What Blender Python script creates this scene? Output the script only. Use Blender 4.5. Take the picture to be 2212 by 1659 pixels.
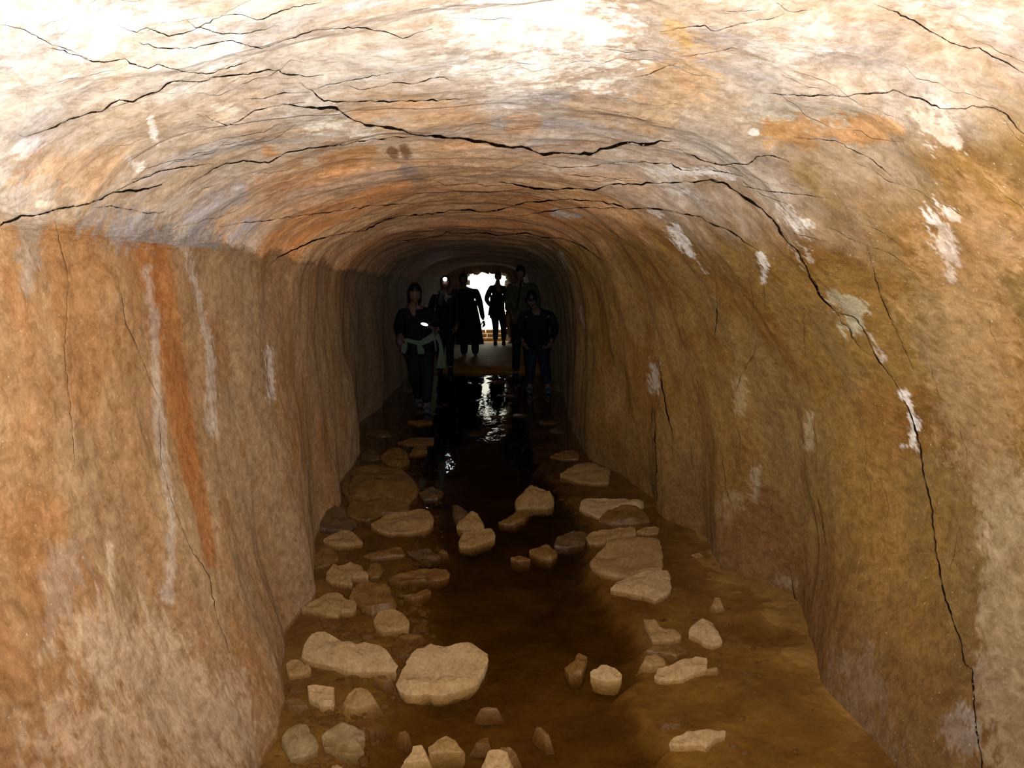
import bpy, bmesh, math, random
import numpy as np
from mathutils import Vector, Matrix

# ------------------------------------------------------------------ reset
for o in list(bpy.data.objects): bpy.data.objects.remove(o, do_unlink=True)
S = bpy.context.scene
COL = S.collection
random.seed(7)
RNG = np.random.default_rng(11)

# ------------------------------------------------------------------ camera
F, CX, CY = 1900.0, 1106.0, 829.5
CAM = np.array([0.0, 0.0, 1.5])
TH = math.atan(209.5 / F)
AZ = math.atan(76 / F * math.cos(TH))
cam_d = bpy.data.cameras.new('camera')
cam_d.sensor_width = 36; cam_d.lens = 36 * F / 2212
cam_d.clip_start = .02; cam_d.clip_end = 200
cam = bpy.data.objects.new('camera', cam_d); COL.objects.link(cam)
cam.location = CAM
cam.rotation_euler = (math.pi / 2 - TH, 0, -AZ)
S.camera = cam
RM = np.array(cam.rotation_euler.to_matrix())

# ------------------------------------------------------------------ light and exposure
S.view_settings.view_transform = 'Standard'
S.view_settings.look = 'None'
S.view_settings.gamma = 1
S.view_settings.use_curve_mapping = False
S.view_settings.exposure = 0.0
W = bpy.data.worlds.new('sky'); S.world = W; W.use_nodes = True
W.node_tree.nodes['Background'].inputs[0].default_value = (1, .98, .80, 1)
W.node_tree.nodes['Background'].inputs[1].default_value = 1.8
# the camera's own flash, a little above and beside the lens
fl = bpy.data.lights.new('flash', 'SPOT'); fl.spot_size = math.radians(122); fl.spot_blend = 1
fl.shadow_soft_size = .014; fl.energy = 470; fl.color = (1, .985, .98)
flash = bpy.data.objects.new('flash', fl); COL.objects.link(flash)
flash.location = (.045, -.01, 1.53)
flash.rotation_euler = (math.pi / 2 + math.radians(9), 0, -AZ - math.radians(1))

# ------------------------------------------------------------------ projection helpers
def ray(px, py):
    v = np.array([(px - CX) / F, (CY - py) / F, -1.0])
    return RM @ v
def G(px, py, z=0.0):                     # pixel -> point on the level z
    r = ray(px, py); t = (z - CAM[2]) / r[2]
    return CAM + r * t
def P(px, py, d):                         # pixel -> point at depth y = d
    r = ray(px, py); return CAM + r * (d / r[1])
def proj(X):                              # points (...,3) -> pixels
    q = (X - CAM) @ RM
    w = np.maximum(-q[..., 2], 1e-3)
    return CX + F * q[..., 0] / w, CY - F * q[..., 1] / w, -q[..., 2]

# ------------------------------------------------------------------ numpy noise
def hsh(ix, iy, seed):
    n = (ix.astype(np.int64) * 374761393 + iy.astype(np.int64) * 668265263 + seed * 974634777) & 0xffffffff
    n = ((n ^ (n >> 13)) * 1274126177) & 0xffffffff
    return ((n ^ (n >> 16)) & 0xffff) / 65535.0
def vnoise(x, y, seed=0):
    ix = np.floor(x); iy = np.floor(y); fx = x - ix; fy = y - iy
    fx = fx * fx * fx * (fx * (fx * 6 - 15) + 10); fy = fy * fy * fy * (fy * (fy * 6 - 15) + 10)
    a = hsh(ix, iy, seed); b = hsh(ix + 1, iy, seed); c = hsh(ix, iy + 1, seed); d = hsh(ix + 1, iy + 1, seed)
    return ((a + (b - a) * fx) * (1 - fy) + (c + (d - c) * fx) * fy) * 2 - 1
def fbm(x, y, o=4, seed=0, g=.5):
    r = 0; a = 1; t = 0
    for k in range(o):
        r = r + a * vnoise(x, y, seed + k * 17); t += a; a *= g; x = x * 2.03 + 5.2; y = y * 2.03 + 1.7
    return r / t
def ridged(x, y, o=4, seed=0):
    r = 0; a = 1; t = 0
    for k in range(o):
        r = r + a * (1 - 2 * np.abs(vnoise(x, y, seed + k * 13))); t += a; a *= .55; x = x * 2.1 + 3.1; y = y * 2.1 + .7
    return r / t
def sstep(a, b, x):
    t = np.clip((x - a) / (b - a), 0, 1); return t * t * (3 - 2 * t)

# ------------------------------------------------------------------ materials
def newmat(name):
    m = bpy.data.materials.new(name); m.use_nodes = True
    nt = m.node_tree; return m, nt, nt.nodes['Principled BSDF']
def rgb(nt, c):
    n = nt.nodes.new('ShaderNodeRGB'); n.outputs[0].default_value = (*c, 1); return n.outputs[0]
def noise(nt, vec, scale, detail=6, rough=.6, dist=0.0):
    n = nt.nodes.new('ShaderNodeTexNoise'); n.inputs['Scale'].default_value = scale
    n.inputs['Detail'].default_value = detail; n.inputs['Roughness'].default_value = rough
    n.inputs['Distortion'].default_value = dist
    if vec: nt.links.new(vec, n.inputs['Vector'])
    return n.outputs['Fac']
def mapr(nt, s, a, b, c, d):
    n = nt.nodes.new('ShaderNodeMapRange')
    for i, v in zip(('From Min', 'From Max', 'To Min', 'To Max'), (a, b, c, d)): n.inputs[i].default_value = v
    nt.links.new(s, n.inputs[0]); return n.outputs[0]
def mix(nt, f, a, b, mode='MIX'):
    n = nt.nodes.new('ShaderNodeMix'); n.data_type = 'RGBA'; n.blend_type = mode
    if isinstance(f, (int, float)): n.inputs[0].default_value = f
    else: nt.links.new(f, n.inputs[0])
    for s, i in ((a, 6), (b, 7)):
        if isinstance(s, tuple): n.inputs[i].default_value = (*s, 1)
        else: nt.links.new(s, n.inputs[i])
    return n.outputs[2]
def mapping(nt, vec, scale, rot=(0, 0, 0)):
    n = nt.nodes.new('ShaderNodeMapping'); n.inputs['Scale'].default_value = scale; n.inputs['Rotation'].default_value = rot
    nt.links.new(vec, n.inputs[0]); return n.outputs[0]
def bump(nt, h, strength, dist, normal=None):
    n = nt.nodes.new('ShaderNodeBump'); n.inputs['Strength'].default_value = strength; n.inputs['Distance'].default_value = dist
    nt.links.new(h, n.inputs['Height'])
    if normal: nt.links.new(normal, n.inputs['Normal'])
    return n.outputs[0]
def attr(nt, name, out='Color'):
    n = nt.nodes.new('ShaderNodeAttribute'); n.attribute_name = name; return n.outputs[out]

def rock_material():
    m, nt, b = newmat('tunnel_rock')
    col = attr(nt, 'tint'); uv = attr(nt, 'rock', 'Vector')
    sx = nt.nodes.new('ShaderNodeSeparateXYZ'); nt.links.new(uv, sx.inputs[0]); roof = sx.outputs[2]
    n1 = noise(nt, mapping(nt, uv, (2.6, 2.2, .3), (0, 0, .12)), 2.6, 12, .72, .35)     # foliation across the tunnel
    n2 = noise(nt, mapping(nt, uv, (1, .85, .3), (0, 0, .4)), 8, 10, .7, .6)             # blotches
    n3 = noise(nt, mapping(nt, uv, (1, 1, .1)), 70, 6, .75)                              # grain
    n4 = noise(nt, mapping(nt, uv, (1.8, 1.5, .3), (0, 0, -.35)), 4.5, 12, .78, .7)     # pale veins and flecks
    n5 = noise(nt, mapping(nt, uv, (1.1, 1.1, .3), (0, 0, .5)), 3.1, 10, .68, .8)
    c = mix(nt, 1.0, col, mix(nt, mapr(nt, n1, .36, .64, 0, 1), (.86, .82, .79), (1.10, 1.10, 1.09)), 'MULTIPLY')
    c = mix(nt, mapr(nt, n2, .52, .70, 0, .40), c, mix(nt, 1.0, c, (1.22, 1.26, 1.36), 'MULTIPLY'))
    c = mix(nt, mapr(nt, n2, .46, .30, 0, .5), c, mix(nt, 1.0, c, (.84, .70, .54), 'MULTIPLY'))
    def scaled(f, k, lo):                                   # stronger on the roof than on the walls
        a_ = nt.nodes.new('ShaderNodeMath'); a_.operation = 'MULTIPLY_ADD'; nt.links.new(roof, a_.inputs[0]); a_.inputs[1].default_value = k - lo; a_.inputs[2].default_value = lo
        q_ = nt.nodes.new('ShaderNodeMath'); q_.operation = 'MULTIPLY'; nt.links.new(f, q_.inputs[0]); nt.links.new(a_.outputs[0], q_.inputs[1]); return q_.outputs[0]
    c = mix(nt, scaled(mapr(nt, n4, .56, .66, 0, 1), .55, .28), c, mix(nt, 1.0, c, (1.22, 1.36, 1.66), 'MULTIPLY'))
    c = mix(nt, scaled(mapr(nt, n5, .53, .62, 0, 1), .55, .30), c, mix(nt, 1.0, c, (.68, .68, .76), 'MULTIPLY'))
    c = mix(nt, scaled(mapr(nt, n5, .44, .34, 0, 1), .45, .20), c, mix(nt, 1.0, c, (1.0, .76, .52), 'MULTIPLY'))
    n6 = noise(nt, mapping(nt, uv, (1.1, .8, .3), (0, 0, .2)), 24, 8, .75, .5)
    c = mix(nt, 1.0, c, mix(nt, mapr(nt, n6, .36, .64, 0, 1), (.70, .64, .55), (1.22, 1.24, 1.28)), 'MULTIPLY')
    c = mix(nt, 1.0, c, mix(nt, mapr(nt, n3, .3, .7, 0, 1), (.84, .83, .82), (1.14, 1.14, 1.14)), 'MULTIPLY')
    sp = noise(nt, mapping(nt, uv, (1, 1, .1)), 120, 2, .5)
    c = mix(nt, mapr(nt, sp, .67, .76, 0, .6), c, (.72, .62, .48))
    nt.links.new(c, b.inputs['Base Color'])
    b.inputs['Diffuse Roughness'].default_value = 1.0
    b.inputs['Roughness'].default_value = .78; b.inputs['Specular IOR Level'].default_value = .18
    h = bump(nt, n1, .30, .012); h = bump(nt, n2, .55, .014, h); h = bump(nt, n4, .35, .008, h); h = bump(nt, n3, .5, .004, h)
    nt.links.new(h, b.inputs['Normal'])
    return m
def mud_material():
    m, nt, b = newmat('wet_mud')
    g = nt.nodes.new('ShaderNodeNewGeometry').outputs['Position']
    n1 = noise(nt, g, 3.2, 7, .6, .5); n2 = noise(nt, g, 26, 7, .7); n3 = noise(nt, g, 150, 3, .6)
    c = mix(nt, mapr(nt, n1, .35, .65, 0, 1), (.27, .125, .024), (.46, .235, .055))
    c = mix(nt, mapr(nt, n2, .35, .7, 0, .6), c, mix(nt, 1.0, c, (.55, .5, .45), 'MULTIPLY'))
    c = mix(nt, mapr(nt, n3, .68, .75, 0, .6), c, (.42, .28, .13))
    nt.links.new(c, b.inputs['Base Color'])
    b.inputs['Diffuse Roughness'].default_value = .6
    b.inputs['Roughness'].default_value = .6; b.inputs['Specular IOR Level'].default_value = .2
    h = bump(nt, n2, .6, .02); h = bump(nt, n3, .4, .004, h); nt.links.new(h, b.inputs['Normal'])
    return m
def stone_material(name, c0, c1, rough, spec):
    m, nt, b = newmat(name)
    tc = nt.nodes.new('ShaderNodeTexCoord').outputs['Object']
    n1 = noise(nt, tc, 9, 7, .62, .4); n2 = noise(nt, tc, 60, 5, .65)
    c = mix(nt, mapr(nt, n1, .33, .67, 0, 1), tuple(np.array(c0) * (1.02, .95, .80)), tuple(np.array(c1) * (1.02, .95, .80)))
    c = mix(nt, 1.0, c, mix(nt, mapr(nt, n2, .3, .7, 0, 1), (.74, .70, .64), (1.16, 1.17, 1.2)), 'MULTIPLY')
    n3 = noise(nt, tc, 22, 8, .7, 1.0)
    c = mix(nt, mapr(nt, n3, .42, .30, 0, .7), c, mix(nt, 1.0, c, (.52, .42, .30), 'MULTIPLY'))
    nt.links.new(c, b.inputs['Base Color'])
    b.inputs['Diffuse Roughness'].default_value = .6
    b.inputs['Roughness'].default_value = rough; b.inputs['Specular IOR Level'].default_value = spec
    h = bump(nt, n1, .9, .020); h = bump(nt, n3, .6, .008, h); h = bump(nt, n2, .5, .003, h); nt.links.new(h, b.inputs['Normal'])
    return m
def water_material():
    m = bpy.data.materials.new('stream_water'); m.use_nodes = True; nt = m.node_tree; nt.nodes.clear()
    out = nt.nodes.new('ShaderNodeOutputMaterial')
    pos = nt.nodes.new('ShaderNodeNewGeometry').outputs['Position']
    rip = noise(nt, mapping(nt, pos, (5, 2.2, 1)), 1.6, 3, .5, .3)
    rip2 = noise(nt, mapping(nt, pos, (14, 9, 1)), 1.4, 2, .5, .5)
    hmix = nt.nodes.new('ShaderNodeMath'); hmix.operation = 'MULTIPLY_ADD'; hmix.inputs[1].default_value = .35
    nt.links.new(rip2, hmix.inputs[0]); nt.links.new(rip, hmix.inputs[2])
    patch = mapr(nt, noise(nt, mapping(nt, pos, (1.6, .7, 1)), 1.3, 2, .5), .52, .66, .5, 2.6)
    hm = nt.nodes.new('ShaderNodeMath'); hm.operation = 'MULTIPLY'; nt.links.new(hmix.outputs[0], hm.inputs[0]); nt.links.new(patch, hm.inputs[1])
    nrm = bump(nt, hm.outputs[0], .07, .03)
    gl = nt.nodes.new('ShaderNodeBsdfGlossy'); gl.inputs['Roughness'].default_value = .004
    tr = nt.nodes.new('ShaderNodeBsdfTransparent'); tr.inputs[0].default_value = (.97, .93, .86, 1)
    nt.links.new(nrm, gl.inputs['Normal'])
    inc = nt.nodes.new('ShaderNodeNewGeometry').outputs['Incoming']
    dt = nt.nodes.new('ShaderNodeVectorMath'); dt.operation = 'DOT_PRODUCT'; nt.links.new(nrm, dt.inputs[0]); nt.links.new(inc, dt.inputs[1])
    def mth(op, a, b=None, clamp=False):
        n = nt.nodes.new('ShaderNodeMath'); n.operation = op; n.use_clamp = clamp
        for i, v in enumerate((a, b)):
            if v is None: continue
            if isinstance(v, (int, float)): n.inputs[i].default_value = v
            else: nt.links.new(v, n.inputs[i])
        return n.outputs[0]
    ca = mth('SUBTRACT', 1.0, mth('ABSOLUTE', dt.outputs['Value']), True)
    frs = mth('ADD', mth('MULTIPLY', mth('POWER', ca, 5.0), .98), .02, True)
    mx = nt.nodes.new('ShaderNodeMixShader'); nt.links.new(frs, mx.inputs[0])
    nt.links.new(tr.outputs[0], mx.inputs[1]); nt.links.new(gl.outputs[0], mx.inputs[2])
    nt.links.new(mx.outputs[0], out.inputs['Surface'])
    ab = nt.nodes.new('ShaderNodeVolumeAbsorption'); ab.inputs[0].default_value = (.70, .66, .50, 1); ab.inputs[1].default_value = 13.5
    nt.links.new(ab.outputs[0], out.inputs['Volume'])
    return m
def plain(name, c, rough=.8, spec=.3, emit=None, es=0):
    m, nt, b = newmat(name)
    tc = nt.nodes.new('ShaderNodeTexCoord').outputs['Object']
    n = noise(nt, tc, 40, 4, .6)
    cc = mix(nt, 1.0, c, mix(nt, n, (.75, .75, .75), (1.2, 1.2, 1.2)), 'MULTIPLY')
    nt.links.new(cc, b.inputs['Base Color']); b.inputs['Roughness'].default_value = rough
    b.inputs['Specular IOR Level'].default_value = spec
    if emit: b.inputs['Emission Color'].default_value = (*emit, 1); b.inputs['Emission Strength'].default_value = es
    return m

ROCK = rock_material(); MUD = mud_material(); WATER = water_material()
SM = {'pale': stone_material('pale_stone', (.44, .275, .135), (.54, .37, .20), .75, .25),
      'tan': stone_material('tan_stone', (.30, .165, .06), (.40, .25, .105), .6, .35),
      'wet': stone_material('wet_brown_stone', (.15, .072, .02), (.26, .135, .042), .38, .5),
      'grey': stone_material('grey_tan_stone', (.24, .165, .085), (.38, .27, .13), .45, .45),
      'dark': stone_material('dark_wet_stone', (.09, .05, .024), (.18, .10, .045), .3, .5)}

# ------------------------------------------------------------------ object helpers
def link(name, me, mat=None, parent=None, smooth=True):
    o = bpy.data.objects.new(name, me); COL.objects.link(o)
    if mat: me.materials.append(mat)
    if smooth: me.polygons.foreach_set('use_smooth', [True] * len(me.polygons))
    if parent: o.parent = parent
    return o
def grid_mesh(name, V, quads=None, flip=False):
    r, c = V.shape[:2]
    idx = np.arange(r * c).reshape(r, c)
    q = np.stack([idx[:-1, :-1], idx[:-1, 1:], idx[1:, 1:], idx[1:, :-1]], -1).reshape(-1, 4)
    if quads is not None: q = q[quads.reshape(-1)]
    if flip: q = np.ascontiguousarray(q[:, ::-1])
    me = bpy.data.meshes.new(name)
    me.vertices.add(r * c); me.vertices.foreach_set('co', V.reshape(-1).astype(np.float32))
    me.loops.add(q.size); me.loops.foreach_set('vertex_index', q.reshape(-1).astype(np.int32))
    me.polygons.add(len(q)); me.polygons.foreach_set('loop_start', (np.arange(len(q)) * 4).astype(np.int32))
    me.update(calc_edges=True)
    return me
def add_attr(me, name, typ, data):
    a = me.attributes.new(name, typ, 'POINT')
    key = 'color' if typ == 'FLOAT_COLOR' else ('vector' if typ == 'FLOAT_VECTOR' else 'value')
    a.data.foreach_set(key, data.reshape(-1).astype(np.float32))
def struct(o): o['kind'] = 'structure'; return o
def tag(o, label, cat, group=None):
    o['label'] = label; o['category'] = cat
    if group: o['group'] = group
    return o

# ================================================================== TUNNEL SHELL
KD = [-3.2, 1.5, 3.0, 5.0, 7.0, 9.0, 14, 18, 22.6]
KS = [
 [(-.72,-.45),(-.72,0),(-.85,.45),(-.97,1.0),(-1.0,1.45),(-1.0,1.64),(-.82,1.79),(-.4,1.95),(.15,2.03),(.6,2.0),(1.0,1.88),(1.35,1.62),(1.6,1.25),(1.70,.85),(1.68,.4),(1.6,0),(1.6,-.45)],
 [(-.70,-.45),(-.70,0),(-.85,.45),(-.97,1.0),(-1.0,1.45),(-1.0,1.64),(-.82,1.79),(-.4,1.95),(.15,2.03),(.6,2.0),(1.0,1.88),(1.35,1.62),(1.6,1.25),(1.70,.85),(1.68,.4),(1.6,0),(1.6,-.45)],
 [(-.75,-.45),(-.75,0),(-.88,.45),(-1.0,1.0),(-1.03,1.45),(-1.02,1.65),(-.82,1.80),(-.4,1.94),(.1,1.99),(.5,1.97),(.84,1.84),(1.12,1.57),(1.34,1.28),(1.50,.96),(1.52,.5),(1.42,0),(1.40,-.45)],
 [(-.87,-.45),(-.87,0),(-.92,.45),(-1.02,1.0),(-1.05,1.45),(-1.0,1.68),(-.82,1.84),(-.4,1.99),(0,2.03),(.4,2.0),(.75,1.87),(1.0,1.65),(1.15,1.3),(1.23,.9),(1.27,.4),(1.27,0),(1.27,-.45)],
 [(-1.06,-.45),(-1.06,0),(-1.07,.45),(-1.14,1.0),(-1.16,1.45),(-1.13,1.66),(-.95,1.85),(-.6,2.0),(-.1,2.03),(.35,2.0),(.7,1.91),(.92,1.70),(1.03,1.35),(1.08,.9),(1.12,.4),(1.14,0),(1.14,-.45)],
 [(-1.20,-.45),(-1.20,0),(-1.22,.45),(-1.27,1.0),(-1.28,1.45),(-1.24,1.66),(-1.05,1.87),(-.7,2.0),(-.2,2.04),(.3,2.03),(.65,1.96),(.88,1.76),(1.01,1.4),(1.04,.9),(1.04,.4),(1.04,0),(1.04,-.45)],
 [(-1.2,-.45),(-1.2,0),(-1.22,.45),(-1.25,1.0),(-1.25,1.45),(-1.2,1.66),(-1.0,1.87),(-.65,2.0),(-.15,2.04),(.35,2.02),(.76,1.96),(1.06,1.76),(1.22,1.4),(1.27,.9),(1.27,.4),(1.27,0),(1.27,-.45)],
 [(-1.0,-.45),(-1.0,0),(-1.02,.45),(-1.05,1.0),(-1.05,1.45),(-1.0,1.66),(-.8,1.87),(-.45,2.0),(.05,2.04),(.5,2.02),(.85,1.95),(1.07,1.74),(1.15,1.4),(1.2,.9),(1.2,.4),(1.2,0),(1.2,-.45)],
 [(-.8,-.45),(-.8,0),(-.82,.45),(-.85,1.0),(-.85,1.45),(-.8,1.66),(-.6,1.87),(-.25,2.0),(.25,2.06),(.65,2.04),(.95,1.95),(1.17,1.74),(1.25,1.4),(1.3,.9),(1.3,.4),(1.3,0),(1.3,-.45)]]
KS = np.array(KS)                                        # key, point, (x,z)
for k_, up in ((0, .10), (1, .09), (2, .07), (3, .02)):
    KS[k_, 6:11, 1] += up * np.array([.45, .85, 1, 1, .7])
dd = np.arange(-3.2, 22.61, .05)
SD = np.stack([[np.interp(dd, KD, KS[:, i, k]) for k in (0, 1)] for i in range(17)])   # 17,2,nd
ker = np.exp(-.5 * (np.arange(-16, 17) / 7.0) ** 2); ker /= ker.sum()
for i in range(17):
    for k in (0, 1):
        a = np.pad(SD[i, k], 16, mode='edge'); SD[i, k] = np.convolve(a, ker, 'valid')
# rows along the tunnel: dense near the visible part
fine = np.linspace(-3.2, 22.6, 20000)
den = np.where(fine < 1.4, 12, 0) + np.where(fine >= 1.4, 800 / np.maximum(fine, 1.4) ** 2 + 75 / np.maximum(fine, 1.4), 0)
cum = np.cumsum(den); cum = (cum - cum[0]) / (cum[-1] - cum[0])
NR = 700
YR = np.interp(np.linspace(0, 1, NR), cum, fine)
U = np.concatenate([np.linspace(0, 5, 201)[:-1], np.linspace(5, 11, 1001)[:-1], np.linspace(11, 16, 321)])
CL, CR = 200, 1200
NC = len(U)
CP = np.stack([[np.interp(YR, dd, SD[i, k]) for k in (0, 1)] for i in range(17)])       # 17,2,NR
CPp = np.concatenate([CP[:1], CP, CP[-1:]], 0)
i0 = np.minimum(np.floor(U).astype(int), 15); t = (U - i0)[:, None, None]
p0, p1, p2, p3 = CPp[i0], CPp[i0 + 1], CPp[i0 + 2], CPp[np.minimum(i0 + 3, 18)]
XZ = .5 * (2 * p1 + (p2 - p0) * t + (2 * p0 - 5 * p1 + 4 * p2 - p3) * t ** 2 + (-p0 + 3 * p1 - 3 * p2 + p3) * t ** 3)
XZ = XZ.transpose(2, 0, 1)                                # NR,NC,2
V = np.empty((NR, NC, 3)); V[..., 0] = XZ[..., 0]; V[..., 1] = YR[:, None]; V[..., 2] = XZ[..., 1]

# foot of each wall follows the traced water line
def trace(pts):
    g = np.array([G(*p) for p in pts]); o = np.argsort(g[:, 1]); return g[o, 1], g[o, 0]
Lpx = [(545,1659),(557,1615),(593,1560),(605,1504),(595,1466),(597,1435),(612,1405),(604,1349),(651,1311),(689,1269),(673,1241),(689,1222),(680,1190),(678,1160),(690,1130),(728,1096),(739,1050),(775,985),(780,918)]
Rpx = [(1950,1659),(1877,1560),(1790,1504),(1760,1430),(1740,1357),(1716,1290),(1647,1257),(1565,1240),(1546,1213),(1531,1184),(1527,1148),(1457,1132),(1427,1116),(1425,1090),(1348,1023),(1275,991),(1240,930)]
def foot(pts, col):
    gy, gx = trace(pts)
    base = np.interp(YR, dd, SD[col, 0])
    w = sstep(gy[0] - 1.2, gy[0], YR) * (1 - sstep(gy[-1], gy[-1] + 2.5, YR))
    yy = np.arange(-4, 30, .02); kk = np.exp(-.5 * (np.arange(-30, 31) * .02 / .13) ** 2); kk /= kk.sum()
    gs = np.convolve(np.pad(np.interp(yy, gy, gx), 30, mode='edge'), kk, 'valid')
    off = (np.interp(YR, yy, gs) - base)
    off = np.where(YR < gy[0], gx[0] - np.interp(gy[0], dd, SD[col, 0]), off)
    off = np.where(YR > gy[-1], gx[-1] - np.interp(gy[-1], dd, SD[col, 0]), off)
    return off * w
zz = V[..., 2]
isL = (np.arange(NC) <= CL)[None, :]; isR = (np.arange(NC) >= CR)[None, :]
wz = 1 - sstep(.12, .95, zz)
V[..., 0] += np.where(isL, foot(Lpx, 1)[:, None] * wz, 0) + np.where(isR, foot(Rpx, 15)[:, None] * (1 - sstep(.0, 1.25, zz)), 0)

# arc coordinate
seg = np.sqrt(((KS[3, 1:] - KS[3, :-1]) ** 2).sum(-1)); arc = np.concatenate([[0], np.cumsum(seg)])
A = np.interp(U, np.arange(17), arc)[None, :] + 0 * YR[:, None]
D = YR[:, None] + 0 * A
def normals(V):
    du = np.gradient(V, axis=1); dv = np.gradient(V, axis=0)
    n = np.cross(du, dv); n /= np.linalg.norm(n, axis=-1, keepdims=True) + 1e-9
    return n
N = normals(V)
c0 = np.array([0, 0, 1.0])
s = np.sign(((np.array([.1, 0, 1.0]) - V * np.array([1, 0, 1])) * N).sum(-1).mean())
N *= s                                                     # points into the tunnel
ceil = sstep(4.75, 5.15, U)[None, :] * (1 - sstep(10.6, 11.6, U))[None, :] + 0 * D
px, py, dep = proj(V)

# ---- relief
wa = fbm(A * 1.1, D * .8, 3, 5) * .35; wd = fbm(A * 1.3 + 9, D * .9, 3, 8) * .30
Aw, Dw = A + wa, D + wd
disp = fbm(A * .9, D * .9, 3, 21) * .065
disp += ceil * (ridged(A * .9 + D * .4 + wa, D * 1.6 - A * .4 + wd, 3, 31) * .016)
disp += (1 - ceil) * (ridged(A * .9 + wa * .5, D * 1.8 + wd * .5, 3, 41) * .010 + fbm(A * 1.5, D * 3.5, 3, 47) * .009)
disp += fbm(A * 5 + wa, D * 5 + wd, 5, 61, .6) * .007
# terraces: rock plates that overlap on the roof
q = (D * 1.5 - A * .35 + fbm(A * 2, D * 2, 3, 77) * .5)
fr_ = q - np.floor(q); fr_ = np.where(fr_ < .8, fr_ / .8, (1 - fr_) / .2); disp += ceil * (fr_ - .5) * .016 * (.3 + sstep(-.2, .4, fbm(A * 1.7, D * 1.1, 3, 88)))

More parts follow.
